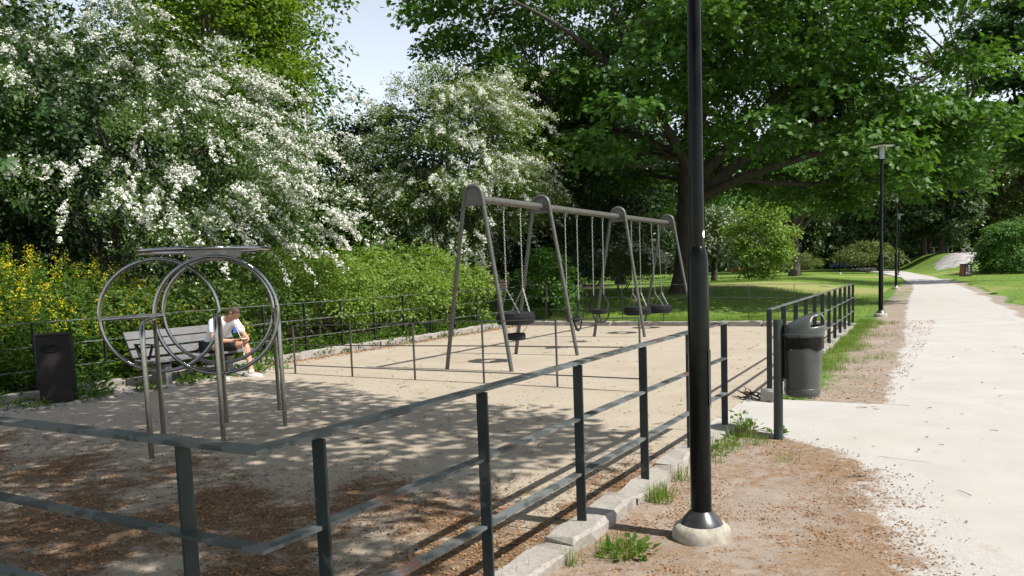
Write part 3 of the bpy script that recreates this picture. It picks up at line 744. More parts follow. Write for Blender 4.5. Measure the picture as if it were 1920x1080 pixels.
neck, headb = H(.015, .40, .965), H(.03, .46, 1.015)
B_ = [(H(0, .0, .52), .115), (H(0, .10, .66), .115), (H(.0, .20, .79), .10), (H(.01, .31, .89), .075), (neck, .052), (headb, .062),
      (H(-.10, .02, .50), .10), (rk, .066), (rk + (ra_ - rk) * .3, .058), (ra_, .040), (ra_ + Vector((0, 0, -.05)) + W(0, -.03), .042), (ra_ + Vector((0, 0, -.065)) + W(-.02, -.15), .03),
      (H(.10, .02, .50), .10), (lk, .066), (lk + (la_ - lk) * .3, .058), (la_, .040), (la_ + Vector((0, 0, -.05)) + W(0, -.03), .042), (la_ + Vector((0, 0, -.065)) + W(.06, -.15), .03),
      (rsh, .052), (rel, .045), (rel + (rwr - rel) * .3, .042), (rwr, .028),
      (lsh, .052), (lel, .045), (lel + (lwr - lel) * .3, .042), (lwr, .028)]
E_ = [(0, 1), (1, 2), (2, 3), (3, 4), (4, 5), (0, 6), (6, 7), (7, 8), (8, 9), (9, 10), (10, 11), (0, 12), (12, 13), (13, 14), (14, 15), (15, 16), (16, 17), (3, 18), (18, 19), (19, 20), (20, 21), (3, 22), (22, 23), (23, 24), (24, 25)]
# hands: palm and five fingers each, closing towards the phone between them
def hand(wr, aim, palmdir, thumbside):
    base = len(B_); aim = aim.normalized(); pd_ = palmdir.normalized(); sd_ = aim.cross(pd_).normalized()
    palm = wr + aim * .065; B_.append((palm, .026)); pi_ = base; out = [(pi_, 'w')]
    for q, (off, L) in enumerate(((-.030, .062), (-.010, .074), (.010, .070), (.030, .056))):
        k1 = palm + aim * .03 + sd_ * off * .9; k2 = k1 + aim * L * .55 + pd_ * .012; k3 = k2 + aim * L * .35 + pd_ * .030
        n0 = len(B_); B_.extend([(k1, .0095), (k2, .0085), (k3, .007)]); E_.extend([(pi_, n0), (n0, n0 + 1), (n0 + 1, n0 + 2)])
    n0 = len(B_); th0 = wr + aim * .035 + sd_ * thumbside * .030; B_.extend([(th0, .011), (th0 + aim * .035 + sd_ * thumbside * .018 + pd_ * .012, .0095), (th0 + aim * .065 + sd_ * thumbside * .010 + pd_ * .026, .008)])
    E_.extend([(pi_, n0), (n0, n0 + 1), (n0 + 1, n0 + 2)]); return pi_
phone_c = H(.06, .735, .635)
h1 = hand(rwr, (phone_c - rwr), Vector((0, 0, 1)), 1); E_.append((21, h1))
h2 = hand(lwr, (phone_c - lwr), Vector((0, 0, 1)), -1); E_.append((25, h2))
skin_obj('body', B_, E_, M['skin'], man)
# head: shaped ellipsoid with face
up_h = (Vector((0, 0, 1)) * .72 + W(.06, -.95)).normalized()     # crown of the tilted head points up and forwards
fc = (W(.16, -.80) + Vector((0, 0, -.78))).normalized(); fc = (fc - up_h * fc.dot(up_h)).normalized(); rt = fc.cross(up_h)
hc = H(.045, .535, 1.055)
def head_pt(u, v):
    th = u * 2 * math.pi; ph = (v - .5) * math.pi
    x = math.cos(ph) * math.sin(th); y = math.cos(ph) * math.cos(th); z = math.sin(ph)
    s = Vector((x * .074, y * .094, z * .118))
    if z < -.1: s.x *= 1 - .30 * (-.1 - z); s.y *= 1 - (.05 if y > 0 else .30) * (-.1 - z)
    if y > .5 and abs(x) < .5: s.y += .004
    nose = math.exp(-((x / .16) ** 2 + ((z + .12) / .20) ** 2)) if y > 0 else 0; s.y += .026 * nose
    for sx in (-.42, .42):
        e = math.exp(-(((x - sx) / .16) ** 2 + ((z - .06) / .11) ** 2)) if y > 0 else 0; s.y -= .011 * e
    mth = math.exp(-((x / .3) ** 2 + ((z + .52) / .06) ** 2)) if y > 0 else 0; s.y -= .005 * mth
    return hc + rt * s.x + fc * s.y + up_h * s.z
hm = MB(); nu, nv = 40, 28
for j in range(nv + 1):
    for i in range(nu): hm.v.append(head_pt(i / nu, .002 + .996 * j / nv))
for j in range(nv):
    for i in range(nu): hm.f.append((j * nu + i, j * nu + (i + 1) % nu, (j + 1) * nu + (i + 1) % nu, (j + 1) * nu + i))
hm.build('head', M['skin'], man, angle=80)
for s in (-1, 1):
    MB().tube([hc + rt * .072 * s + up_h * (.012 + .03 * math.sin(t)) + fc * (-.008 + .017 * math.cos(t)) + rt * s * .007 for t in [2 * math.pi * i / 10 for i in range(10)]], .008, 6, closed=True).build('ear', M['skin'], man)
hr = MB()
for j in range(nv + 1):
    for i in range(nu):
        u, v = i / nu, .002 + .996 * j / nv; p = head_pt(u, v); d = (p - hc); y = math.cos(u * 2 * math.pi)
        thick = .012 + .006 * math.sin(u * 60 + j) * math.sin(j * 2.1)
        hr.v.append(p + d.normalized() * thick)
for j in range(nv):
    for i in range(nu):
        u, v = (i + .5) / nu, (j + .5) / nv; y = math.cos(u * 2 * math.pi); lim = .38 if y < -.2 else (.60 if y < .45 else .745)
        if v > lim: hr.f.append((j * nu + i, j * nu + (i + 1) % nu, (j + 1) * nu + (i + 1) % nu, (j + 1) * nu + i))
hr.build('hair', M['hair'], man, angle=80)
# clothes a little outside the body
def lerp(p, q, t): return Vector(p) + (Vector(q) - Vector(p)) * t
T_ = [(H(0, -.01, .505), (.165, .125)), (H(0, .06, .62), (.16, .135)), (H(0, .17, .75), (.165, .145)), (H(.005, .28, .865), (.165, .145)), (H(.014, .385, .955), (.088, .088)), (rsh, .090), (lerp(rsh, rel, .45), .072), (lerp(rsh, rel, .62), .070), (lsh, .090), (lerp(lsh, lel, .45), .072), (lerp(lsh, lel, .62), .070)]
skin_obj('tshirt', T_, [(0, 1), (1, 2), (2, 3), (3, 4), (3, 5), (5, 6), (6, 7), (3, 8), (8, 9), (9, 10)], M['tshirt'], man)
S_ = [(H(0, .0, .525), (.155, .115)), (H(-.10, .06, .50), .108), (lerp(H(-.10, .02, .50), rk, .55), .098), (lerp(H(-.10, .02, .50), rk, .86), .088), (H(.10, .06, .50), .108), (lerp(H(.10, .02, .50), lk, .55), .098), (lerp(H(.10, .02, .50), lk, .80), .090)]
skin_obj('shorts', S_, [(0, 1), (1, 2), (2, 3), (0, 4), (4, 5), (5, 6)], M['shorts'], man)
for an_, toe in ((ra_, W(-.03, -1)), (la_, W(.28, -.95))):
    toe = toe.normalized(); g = Vector((an_.x, an_.y, 0)); sdw = Vector((-toe.y, toe.x, 0)); sh = MB(); prof = []
    for (f_, w_, h0, h1_) in ((-.075, .025, .012, .06), (-.07, .036, .008, .085), (-.02, .042, .006, .098), (.03, .045, .006, .088), (.08, .049, .006, .068), (.13, .049, .007, .055), (.17, .040, .010, .046), (.195, .020, .014, .034)):
        for (sx, zz) in ((-1, 0), (-1.04, .35), (-.86, .72), (-.4, 1), (.4, 1), (.86, .72), (1.04, .35), (1, 0)):
            prof.append(g + toe * f_ + sdw * w_ * sx + Vector((0, 0, h0 + (h1_ - h0) * zz)))
    sh.v = prof
    for i in range(7):
        for j in range(8): sh.f.append((i * 8 + j, i * 8 + (j + 1) % 8, (i + 1) * 8 + (j + 1) % 8, (i + 1) * 8 + j))
    sh.f += [tuple(range(8))[::-1], tuple(range(56, 64))]
    sho = sh.build('shoe', M['shoe'], man, angle=60)
    sp = MB()
    for f_ in (-.078, -.02, .06, .13, .185, .2): pass
    sol = [g + toe * (.062 + .140 * math.cos(t)) + sdw * (.052 * math.sin(t) * (1 + .08 * math.cos(t))) for t in [2 * math.pi * i / 20 for i in range(20)]]
    sp.add([p + Vector((0, 0, .0)) for p in sol] + [p + Vector((0, 0, .022)) for p in sol], [tuple(range(20))[::-1], tuple(range(20, 40))] + [(i, (i + 1) % 20, 20 + (i + 1) % 20, 20 + i) for i in range(20)])
    sp.build('sole', M['white'], sho)
    MB().tube([g + Vector((0, 0, .075)), g + Vector((0, 0, .125))], [.047, .045], 12).build('sock', M['white'], man)
pc = H(.105, .365, .795)
nrm = (W(.2, -1) + Vector((0, 0, -.25))).normalized(); uu = nrm.cross(Vector((0, 0, 1))).normalized(); vv = uu.cross(nrm)
MB().box(pc + nrm * .092, uu, vv, nrm, .040, .045, .003).build('chest_print', M['print_blue'], man, smooth=False)
ph = MB().box(phone_c + Vector((0, 0, .012)), W(.6, -.8).normalized(), W(.8, .6).normalized(), (W(0, .25) + Vector((0, 0, 1))).normalized(), .036, .070, .005, .003).build('mobile_phone', M['white'], None, smooth=False)
tag(ph, 'pale mobile phone held in the hands of the seated man', 'phone')
ep = MB(); e0 = phone_c + W(-.03, .02)
ep.tube([H(.10, .47, .86), H(.10, .53, .80), H(.09, .58, .72), e0, e0 + Vector((0, 0, -.10)), e0 + W(.015, -.01, -.20), e0 + W(-.01, -.02, -.27), e0 + W(.03, 0, -.24), e0 + W(.045, -.01, -.17), e0 + W(.02, 0, -.13)], .0032, 5)
tag(ep.build('earphones', M['white']), 'white earphone cord dangling between the knees of the seated man', 'earphones')

# ------------------------------------------------------------------ foliage tools
def unit(v): return v / np.maximum(1e-9, np.linalg.norm(v, axis=-1, keepdims=True))
def leaf_template(kind):
    """vertices (x side, y along the leaf from its stalk, z up) and faces of one leaf"""
    if kind == 'simple':        # pointed oval, folded a little along the midrib
        v = [(0, 0, 0), (-.28, .45, .07), (0, .45, -.02), (.28, .45, .07), (0, 1, -.06)]
        f = [(0, 2, 1), (0, 3, 2), (1, 2, 4), (2, 3, 4)]
    elif kind == 'quad':
        v = [(0, 0, 0), (-.30, .5, .05), (0, 1, -.05), (.30, .5, .05)]; f = [(0, 3, 1), (1, 3, 2)]
    elif kind == 'maple':       # five lobes
        out = [(0, -.05), (.52, .08), (.34, .30), (.64, .55), (.28, .60), (0, 1.05), (-.28, .60), (-.64, .55), (-.34, .30), (-.52, .08)]
        v = [(0, .34, -.03)] + [(x, y, .06 - .16 * (x * x) - .10 * max(0, y - .5)) for x, y in out]
        f = [(0, 1 + i, 1 + (i + 1) % 10) for i in range(10)]
    elif kind == 'blossom':     # a small head of flowers: tilted petals
        v, f = [], []
        for i, (x, y, tx, ty) in enumerate(((.42, .30, .45, .25), (-.48, .22, -.5, .2), (.08, -.52, 0, -.6), (-.05, .62, .1, .6))):
            k = len(v); r = .31
            for (dx, dy) in ((-r, -r), (r, -r * .7), (r * .8, r), (-r * .9, r * .8)): v.append((x + dx, y + dy, -.25 * (x * x + y * y) - tx * dx - ty * dy + .05 * i))
            f += [(k, k + 1, k + 2), (k, k + 2, k + 3)]
    elif kind == 'palmate':     # five long leaflets
        v, f = [], []
        for an, L in ((-1.2, .8), (-.6, .95), (0, 1.05), (.6, .95), (1.2, .8)):
            d = (math.sin(an), math.cos(an)); s = (d[1], -d[0]); k = len(v)
            v += [(0, 0, 0), (d[0] * L * .62 - s[0] * .15, d[1] * L * .62 - s[1] * .15, .03), (d[0] * L, d[1] * L, -.16), (d[0] * L * .62 + s[0] * .15, d[1] * L * .62 + s[1] * .15, .03)]
            f += [(k, k + 3, k + 1), (k + 1, k + 3, k + 2)]
    elif kind == 'blade':
        v = [(-.020, 0, 0), (.020, 0, 0), (.016, .55, .10), (-.016, .55, .10), (0, 1, .34)]; f = [(0, 1, 2), (0, 2, 3), (3, 2, 4)]
    return np.array(v, float), np.array(f, int)
TPL = {k: leaf_template(k) for k in ('simple', 'quad', 'maple', 'blossom', 'palmate', 'blade')}
def leaves_mesh(name, kind, P, N, D, S, tint, mat, parent=None):
    tv, tf = TPL[kind]; D = unit(D); N = unit(N - D * np.sum(N * D, -1, keepdims=True)); X = np.cross(D, N)
    V = P[:, None, :] + S[:, None, None] * (tv[None, :, 0:1] * X[:, None] + tv[None, :, 1:2] * D[:, None] + tv[None, :, 2:3] * N[:, None])
    n, k = V.shape[:2]; F = tf[None] + (np.arange(n) * k)[:, None, None]
    return np_mesh(name, V.reshape(-1, 3), F.reshape(-1, 3), mat, parent, {'tint': np.repeat(tint, k)})
UP = np.array([0, 0, 1.0])
def lobe_points(rg, n, c, rad, inner=.35, upper=-.6):
    """points in the outer part of an ellipsoid, leaving out its underside below 'upper'"""
    d = unit(rg.normal(size=(int(n * 2.4) + 40, 3))); d = d[d[:, 2] > upper][:n]
    r = rg.uniform(inner ** 2, 1, (len(d), 1)) ** .5
    return np.array(c) + d * r * np.array(rad), d
def sprays(rg, C, OUT, nl, rad, droop=.35, thick=.12, size=.1, up=.9, jit=.45, sz_var=.3):
    """leaf rosettes: nl leaves on a drooping disc about each centre"""
    m = len(C); n = m * nl; out = np.repeat(OUT, nl, 0); c = np.repeat(C, nl, 0)
    ax = unit(OUT * .55 + UP * up + rg.normal(0, .22, (m, 3))); ax = np.repeat(ax, nl, 0)
    t1 = unit(np.cross(ax, np.array([.3, .8, .15]) + rg.normal(0, .01, 3))); t2 = np.cross(ax, t1)
    th = rg.uniform(0, 2 * np.pi, (n, 1)); u = rg.uniform(.05, 1, (n, 1)) ** .5; rr = np.repeat(rad * rg.uniform(.7, 1.3, m), nl)[:, None]
    e = t1 * np.cos(th) + t2 * np.sin(th)
    P = c + e * u * rr - UP * droop * u ** 2 * rr + ax * rg.normal(0, thick, (n, 1)) * rr
    D = unit(e + out * .35 - UP * .35 + rg.normal(0, jit, (n, 3))); N = unit(ax + rg.normal(0, jit, (n, 3)))
    S = size * rg.uniform(1 - sz_var, 1 + sz_var, n); T = np.clip(np.repeat(rg.uniform(0, 1, m), nl) * .5 + rg.uniform(0, .5, n), 0, 1)
    return P, N, D, S, T
def crown_of_lobes(rg, c, rad, nlobes, lobe_r, per_lobe, nl, spray_r, size, flat=.7, inner=.55, low=-.55, droop=.35, up=.9):
    """a crown built from many leafy lobes spread over an ellipsoid"""
    L, Ld = lobe_points(rg, nlobes, c, rad, inner, low); Cs, Os = [], []
    for p, d in zip(L, Ld):
        r = lobe_r * rg.uniform(.6, 1.35); q, o = lobe_points(rg, per_lobe, p, (r, r, r * flat), .55, -.45)
        Cs.append(q); Os.append(unit(o * .8 + d * .4))
    return sprays(rg, np.concatenate(Cs), np.concatenate(Os), nl, spray_r, droop, size=size, up=up)
def limb(rg, p, q, r0, r1, sag=.0, n=7, wob=.12):
    p = np.array(p, float); q = np.array(q, float); L = np.linalg.norm(q - p); pts = []
    w1, w2 = rg.normal(0, wob, 3), rg.normal(0, wob, 3)
    for i in range(n):
        t = i / (n - 1); s = math.sin(math.pi * t)
        pts.append(p + (q - p) * t + UP * sag * L * s + (w1 * s + w2 * math.sin(2 * math.pi * t)) * L * .25)
    return [tuple(x) for x in pts], [r0 + (r1 - r0) * (i / (n - 1)) ** .8 for i in range(n)]
def wood(rg, parent, trunk, limbs, mat, name='trunk'):
    """trunk as one mesh, each limb a mesh of its own"""
    MB().tube(*trunk, seg=14).build(name, mat, parent)
    for pts, rad in limbs: MB().tube(pts, rad, seg=8).build('limb', mat, parent)
def add_crown(root, parts, name='crown', kind='simple', mat=None):
    P, N, D, S, T = parts; return tag(leaves_mesh(name, kind, P, N, D, S, T, mat, root), kind=None)
def cat(*ps): return tuple(np.concatenate(x) for x in zip(*ps))

# ------------------------------------------------------------------ the two hawthorns in flower
def arching(rg, c, rad, nb, L, nl, size, grav=.55, spread=.16, low=-.5, inner=.35, bias=None):
    """arching branches that leave the crown outwards and hang at their ends"""
    p0, d = lobe_points(rg, nb, c, rad, inner, low)
    if bias is not None:
        keep = rg.uniform(0, 1, len(p0)) < bias(p0, d); p0, d = p0[keep], d[keep]
    m = len(p0); ln = L * rg.uniform(.6, 1.3, (m, 1)); dr = unit(d * np.array([1, 1, .6]) + UP * .35 + rg.normal(0, .25, (m, 3)))
    t = rg.uniform(.12, 1, (m, nl, 1)) ** .8
    line = p0[:, None] + dr[:, None] * ln[:, None] * t - UP * grav * ln[:, None] * t ** 2.2
    P = line + rg.normal(0, spread, (m, nl, 3)) * (1.15 - .6 * t) * np.array([1, 1, .7])
    tang = dr[:, None] - UP * grav * 2.2 * t ** 1.2
    n = m * nl; P = P.reshape(-1, 3); tang = unit(tang.reshape(-1, 3)); out = np.repeat(d, nl, 0)
    D = unit(tang * .7 + rg.normal(0, .6, (n, 3))); N = unit(UP * .8 + out * .5 + rg.normal(0, .45, (n, 3)))
    S = size * rg.uniform(.7, 1.3, n); T = np.clip(np.repeat(rg.uniform(0, 1, m), nl) * .5 + rg.uniform(0, .5, n), 0, 1)
    return P, N, D, S, T, np.repeat(np.arange(m), nl)
def hawthorn(label, base, c, rad, nbough, seed, flower, per=17, nl=46, group='hawthorn trees in white flower', leaf=.06, L=.85, bough_r=.43, flmask=None, low=-.5, lobes=14, mat='leaf_haw', lean=(0, 0, 0), extra=None, core=True, head=.040):
    """boughs of arching twigs over an inside of leaves coloured dark as shade; the flower heads sit along the tops of the boughs"""
    rg = np.random.default_rng(seed); x, y = base; z = tz(x, y)
    r = thing('hawthorn_tree', label, 'tree', (x, y, z), group)
    tr = ([(x, y, z - .2), (x + .05, y, z + .7), (x + .1, y + .1, z + 1.5), (c[0], c[1], c[2] - rad[2] * .2)], [.22, .17, .15, .08])
    B, Bd = lobe_points(rg, nbough, c, rad, .62, low); Bd = unit(Bd + np.array(lean))
    if extra is not None: B = np.concatenate([B, extra]); Bd = np.concatenate([Bd, unit(extra - np.array(c) + UP * .6)])
    lm = [limb(rg, (x + .08, y, z + 1.2 + .08 * i), B[i * 3], .07, .012, .08) for i in range(lobes)]
    wood(rg, r, tr, lm, M['bark'])
    m = len(B) * per; bc_ = np.repeat(B, per, 0); bd = np.repeat(Bd, per, 0); bs = np.repeat(rg.uniform(.65, 1.35, len(B)), per)[:, None]
    off = rg.normal(0, bough_r, (m, 3)) * np.array([1, 1, .38]) * bs
    p0 = bc_ + off - bd * .35
    ln = L * rg.uniform(.6, 1.35, (m, 1)); dr = unit(bd * np.array([1, 1, .55]) + UP * .30 + rg.normal(0, .28, (m, 3)))
    t = rg.uniform(.05, 1, (m, nl, 1)) ** .85; g = .62
    line = p0[:, None] + dr[:, None] * ln[:, None] * t - UP * g * ln[:, None] * t ** 2.1
    P = line + rg.normal(0, .085, (m, nl, 3)); n = m * nl
    tang = unit((dr[:, None] - UP * g * 2.1 * t ** 1.1).reshape(-1, 3)); P = P.reshape(-1, 3); out = np.repeat(bd, nl, 0)
    D = unit(tang * .6 + rg.normal(0, .6, (n, 3))); N = unit(UP * .8 + out * .5 + rg.normal(0, .45, (n, 3)))
    T = np.clip(np.repeat(rg.uniform(0, 1, m), nl) * .5 + rg.uniform(0, .5, n), 0, 1)
    leaves_mesh('crown', 'quad', P, N, D, 1.1 * leaf * rg.uniform(.7, 1.3, n), T, M[mat], r)
    # flower heads strung along the upper twigs
    nf = int(nl * 1.25); tf = rg.uniform(.25, 1.02, (m, nf, 1))
    F = p0[:, None] + dr[:, None] * ln[:, None] * tf - UP * g * ln[:, None] * tf ** 2.1 + rg.normal(0, .038, (m, nf, 3)) + UP * .03
    hgt = (off * np.array([.25, .2, 1.2])).sum(1) + (off * bd).sum(1) * .5
    hgt = np.repeat(hgt / bough_r, nf) + tf.reshape(-1) * .25; F = F.reshape(-1, 3)
    act = np.repeat(np.repeat(rg.uniform(.25, 1.25, len(B)), per) * rg.choice([.06, .9, 1.5], m, p=[.36, .34, .30]), nf)
    sel = (flmask(F, rg) * flower * act * np.clip(.45 + 1.3 * hgt, 0, 1.4)) > rg.uniform(0, 1, len(F))
    Q = F[sel]; k = len(Q); fo = np.repeat(bd, nf, 0)[sel]
    leaves_mesh('blossom', 'blossom', Q, unit(fo * .5 + UP * .7 + rg.normal(0, .35, (k, 3))), rg.normal(size=(k, 3)), head * rg.uniform(.6, 1.4, k), rg.uniform(0, 1, k), M['blossom'], r)
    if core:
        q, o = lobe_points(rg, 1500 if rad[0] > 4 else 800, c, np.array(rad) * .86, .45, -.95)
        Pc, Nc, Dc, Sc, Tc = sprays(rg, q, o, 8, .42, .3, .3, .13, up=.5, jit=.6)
        leaves_mesh('inner_shade_foliage', 'quad', Pc, Nc, Dc, Sc, Tc, M['leaf_shade'], r)  # leaves coloured dark to stand in for shade inside the crown
    return r
def patch3(P, s, seed):
    return (np.sin(P[:, 0] * s + seed) + np.sin(P[:, 1] * s * 1.3 + 2 * seed) + np.sin(P[:, 2] * s * 1.6 + .5 * seed) + np.sin((P[:, 0] - P[:, 2]) * s * 2.3)) / 4
def fm_big(P, rg):
    w = .52 + .95 * patch3(P, 1.4, 1.0) + .36 * np.clip((P[:, 0] + 8.6) / 2.6, -1.3, 1); return np.clip(w, .0, 1)
def fm_mid(P, rg):
    return np.clip(.42 + .75 * patch3(P, 1.7, 3.0) + .10 * np.clip((P[:, 2] - 4) / 2, -1, 1), .0, 1)
hawthorn('big hawthorn covered in white blossom drooping over the fence behind the bench', (-9.2, 18.6), (-9.4, 18.4, 4.3), (4.5, 3.9, 3.55), 96, 3, 1.12, flmask=fm_big, low=-.6, lean=(.25, -.1, 0),
         extra=np.array([(-6.3, 15.2, 3.4), (-5.2, 15.6, 3.1), (-4.4, 16.4, 2.7), (-5.4, 15.9, 2.3), (-3.9, 16.9, 3.6), (-4.5, 16.9, 2.2), (-6.0, 15.0, 2.6), (-7.0, 14.8, 3.0), (-3.6, 17.6, 2.8), (-4.9, 16.0, 4.0), (-5.9, 15.4, 4.4), (-4.4, 17.3, 4.3), (-6.6, 15.2, 2.2), (-4.2, 16.2, 3.4), (-5.4, 16.6, 4.9), (-6.2, 16.2, 5.3), (-4.9, 17.6, 4.6)]))
hawthorn('smaller round hawthorn with creamy blossom on top behind the near end of the swing frame', (-1.9, 26.6), (-1.8, 26.3, 4.6), (3.35, 3.1, 3.75), 125, 4, 1.2, per=16, nl=44, flmask=fm_mid, low=-.75, mat='leaf_haw_pale', L=.7, bough_r=.45, lean=(.1, -.1, 0), head=.038)

# ------------------------------------------------------------------ the large maple
def maple(label, base, limbs, pads, seed, leaf=.16, nl=9, per=24, mat='leaf_maple', trunk=None, pad_r=1.25, fill=None):
    rg = np.random.default_rng(seed); x, y = base; z = tz(x, y)
    r = thing('maple_tree', label, 'tree', (x, y, z), 'maple trees')
    MB().tube([(x + p[0], y + p[1], z + p[2]) for p in trunk[0]], trunk[1], seg=18).build('trunk', M['bark'], r)
    for pts, rad in limbs:
        pts = np.array([(x + p[0], y + p[1], z + p[2]) for p in pts]); k = len(pts)
        tt = np.linspace(0, k - 1, 3 * (k - 1) + 1); fine = np.stack([np.interp(tt, np.arange(k), pts[:, i]) for i in range(3)], -1)
        fine[1:-1] += rg.normal(0, .045, fine[1:-1].shape); fine[1:-1] = (fine[:-2] + 2 * fine[1:-1] + fine[2:]) / 4
        MB().tube([tuple(p) for p in fine], np.interp(tt, np.arange(k), rad) * .80, seg=10).build('limb', M['bark'], r)
    Cs, Os = [], []; cen = np.array([x, y, z + 7.0])
    for (px, py, pz, s) in pads:
        p = np.array([x + px, y + py, z + pz]); rr = pad_r * s
        q, o = lobe_points(rg, int(per * s * s), p, (rr, rr, rr * .36), .25, -.55); Cs.append(q); Os.append(unit(o + .5 * unit(p - cen)))
    C = np.concatenate(Cs); O = np.concatenate(Os)
    P, N, D, S, T = sprays(rg, C, O, nl, .42, .5, .16, leaf, up=1.0, jit=.45)
    # twigs tie the leafy pads to the limbs
    LP = np.array([p_ for pts, rad in limbs for p_ in np.stack([np.interp(np.linspace(0, len(pts) - 1, 12), np.arange(len(pts)), np.array(pts)[:, i_]) for i_ in range(3)], -1)]); tm = MB()
    for (px, py, pz, s) in pads:
        e_ = np.array([px, py, pz]); dd = np.linalg.norm(LP - e_, axis=1) + 3.0 * np.clip(LP[:, 2] - pz, 0, 9); j_ = int(np.argmin(dd)); base_ = np.array([x, y, z])
        tp, tr_ = limb(rg, base_ + LP[j_], base_ + e_, .045, .010, .06, n=6); tm.tube(tp, tr_, 5)
        for _ in range(2): tp, tr_ = limb(rg, base_ + e_ + (LP[j_] - e_) * .25, base_ + e_ + rg.normal(0, .55, 3) * np.array([1, 1, .4]), .018, .006, .05, n=4); tm.tube(tp, tr_, 4)
    tm.build('twigs', M['bark'], r)
    far = P[:, 1] > y + 1.5        # the side turned away from the playground: plainer leaves
    for nm_, kd_, k_ in (('crown', 'maple', ~far), ('crown_back', 'quad', far)): leaves_mesh(nm_, kd_, P[k_], N[k_], D[k_], S[k_] * (1.15 if kd_ == 'quad' else 1), T[k_], M[mat], r)
    return r
rgm = np.random.default_rng(12)
ML = [  # limbs, metres from the foot of the trunk; x to the right, y away, z up
    ([(0.05, 0, 4.2), (-.7, -.6, 5.6), (-2.0, -1.6, 7.0), (-3.6, -2.4, 8.2), (-5.2, -3.0, 9.2), (-6.8, -3.2, 10.0)], [.26, .22, .17, .12, .08, .03]),
    ([(-.2, 0, 5.0), (-1.6, .8, 5.9), (-3.2, 1.4, 6.5), (-5.0, 1.6, 6.9)], [.18, .13, .09, .03]),
    ([(.05, 0, 5.5), (.1, .1, 7.5), (-.3, 0, 9.4), (-1.2, -.4, 10.8), (-2.4, -.8, 12.0)], [.30, .25, .20, .14, .06]),
    ([(.3, .1, 5.2), (.75, .3, 7.2), (.9, .2, 9.4), (1.4, .2, 12.0)], [.30, .25, .20, .08]),
    ([(.35, -.1, 4.2), (1.6, -.8, 5.4), (2.6, -1.2, 6.6), (3.5, -1.4, 7.4), (5.2, -1.6, 8.6)], [.28, .22, .18, .13, .04]),
    ([(.4, 0, 3.7), (2.0, -.3, 4.9), (4.2, -.5, 5.6), (6.2, -.6, 6.2), (8.2, -.7, 7.2), (9.4, -.8, 7.9)], [.28, .22, .17, .13, .08, .03]),
    ([(.4, -.2, 3.4), (2.2, -1.4, 4.3), (4.4, -2.4, 4.75), (6.6, -3.0, 4.9), (8.2, -3.4, 5.4)], [.25, .19, .13, .09, .03]),
    ([(1.5, -.9, 4.0), (3.2, -1.0, 3.75), (4.8, -1.0, 3.7), (5.9, -1.1, 4.2)], [.11, .09, .06, .02]),
    ([(-1.9, -1.5, 6.9), (-2.6, -2.2, 8.6), (-3.4, -2.7, 10.2)], [.11, .08, .03]),
    ([(1.2, .2, 8.5), (2.6, .6, 9.8), (4.2, .8, 11.2)], [.14, .10, .03]),
]
pads = []
def pad_ok(x, z):
    top = 13.5
    low = np.interp(x, [-9.2, -7.5, -5.5, -3.5, -1.5, 1, 3, 5.5, 8, 9.5, 10.6], [7.6, 6.2, 4.9, 4.3, 4.4, 4.8, 3.7, 3.0, 2.8, 2.9, 3.6])
    return low <= z <= top
while len(pads) < 450:
    x = rgm.uniform(-9.6, 10.6); y = rgm.uniform(-8, 7); z = rgm.uniform(3, 13.6)
    rr = math.hypot(x * .92, y * 1.1)
    if rr > 9.6 - .22 * max(0, z - 9) ** 1.6 or not pad_ok(x * (1 if rr < 1 else 1), z): continue
    if rr < 2.9 and z < 7.0 and y < 1.5: continue
    if 0 < x < 7.5 and z < 6.6 and y < -.2 and rgm.uniform() < .5: continue
    dv_ = np.array([x + 6.75 + 1.8, y + 30 - 26.3, z + .5 - 5.4]); sv_ = np.array(_sd); dd_ = dv_ - sv_ * (dv_ @ sv_)
    if np.linalg.norm(dd_) < 3.3: continue  # crown shaped open: pads that would shade the round hawthorn are left out
    if rr < 3.2 and z < 9 and rgm.uniform() < .6: continue
    pads.append((x, y, z, rgm.uniform(.7, 1.25)))
maple('huge maple with thick forking trunk and spreading limbs on the lawn behind the swings', (6.75, 30.0), ML, pads, 13,
      trunk=([(0.0, 0, -.3), (-.02, 0, .15), (0, 0, .8), (.05, 0, 2.0), (.08, 0, 3.3), (.08, 0, 4.4), (.08, 0, 5.6)], [.98, .74, .58, .51, .50, .46, .34]), per=32, nl=9, leaf=.168)
pads2 = [(rgm.normal(-2.4, 1.7), rgm.normal(-.4, 1.8), rgm.uniform(6.6, 15.8), rgm.uniform(.9, 1.4)) for _ in range(105)]
maple('dark maple at the edge of the lawn whose branches fill the upper right corner', (30.6, 45.6),
      [([(0, 0, 3.5), (-1.4, -.3, 6.6), (-2.4, -.5, 10.0), (-2.8, -.6, 13.2)], [.2, .15, .1, .03]), ([(0, 0, 4.0), (.6, .4, 8), (.2, .2, 14)], [.2, .14, .04])],
      pads2, 14, mat='leaf_maple_dark', trunk=([(0, 0, -.2), (0, 0, 2), (0, 0, 5.4)], [.34, .26, .2]), per=20, leaf=.21)

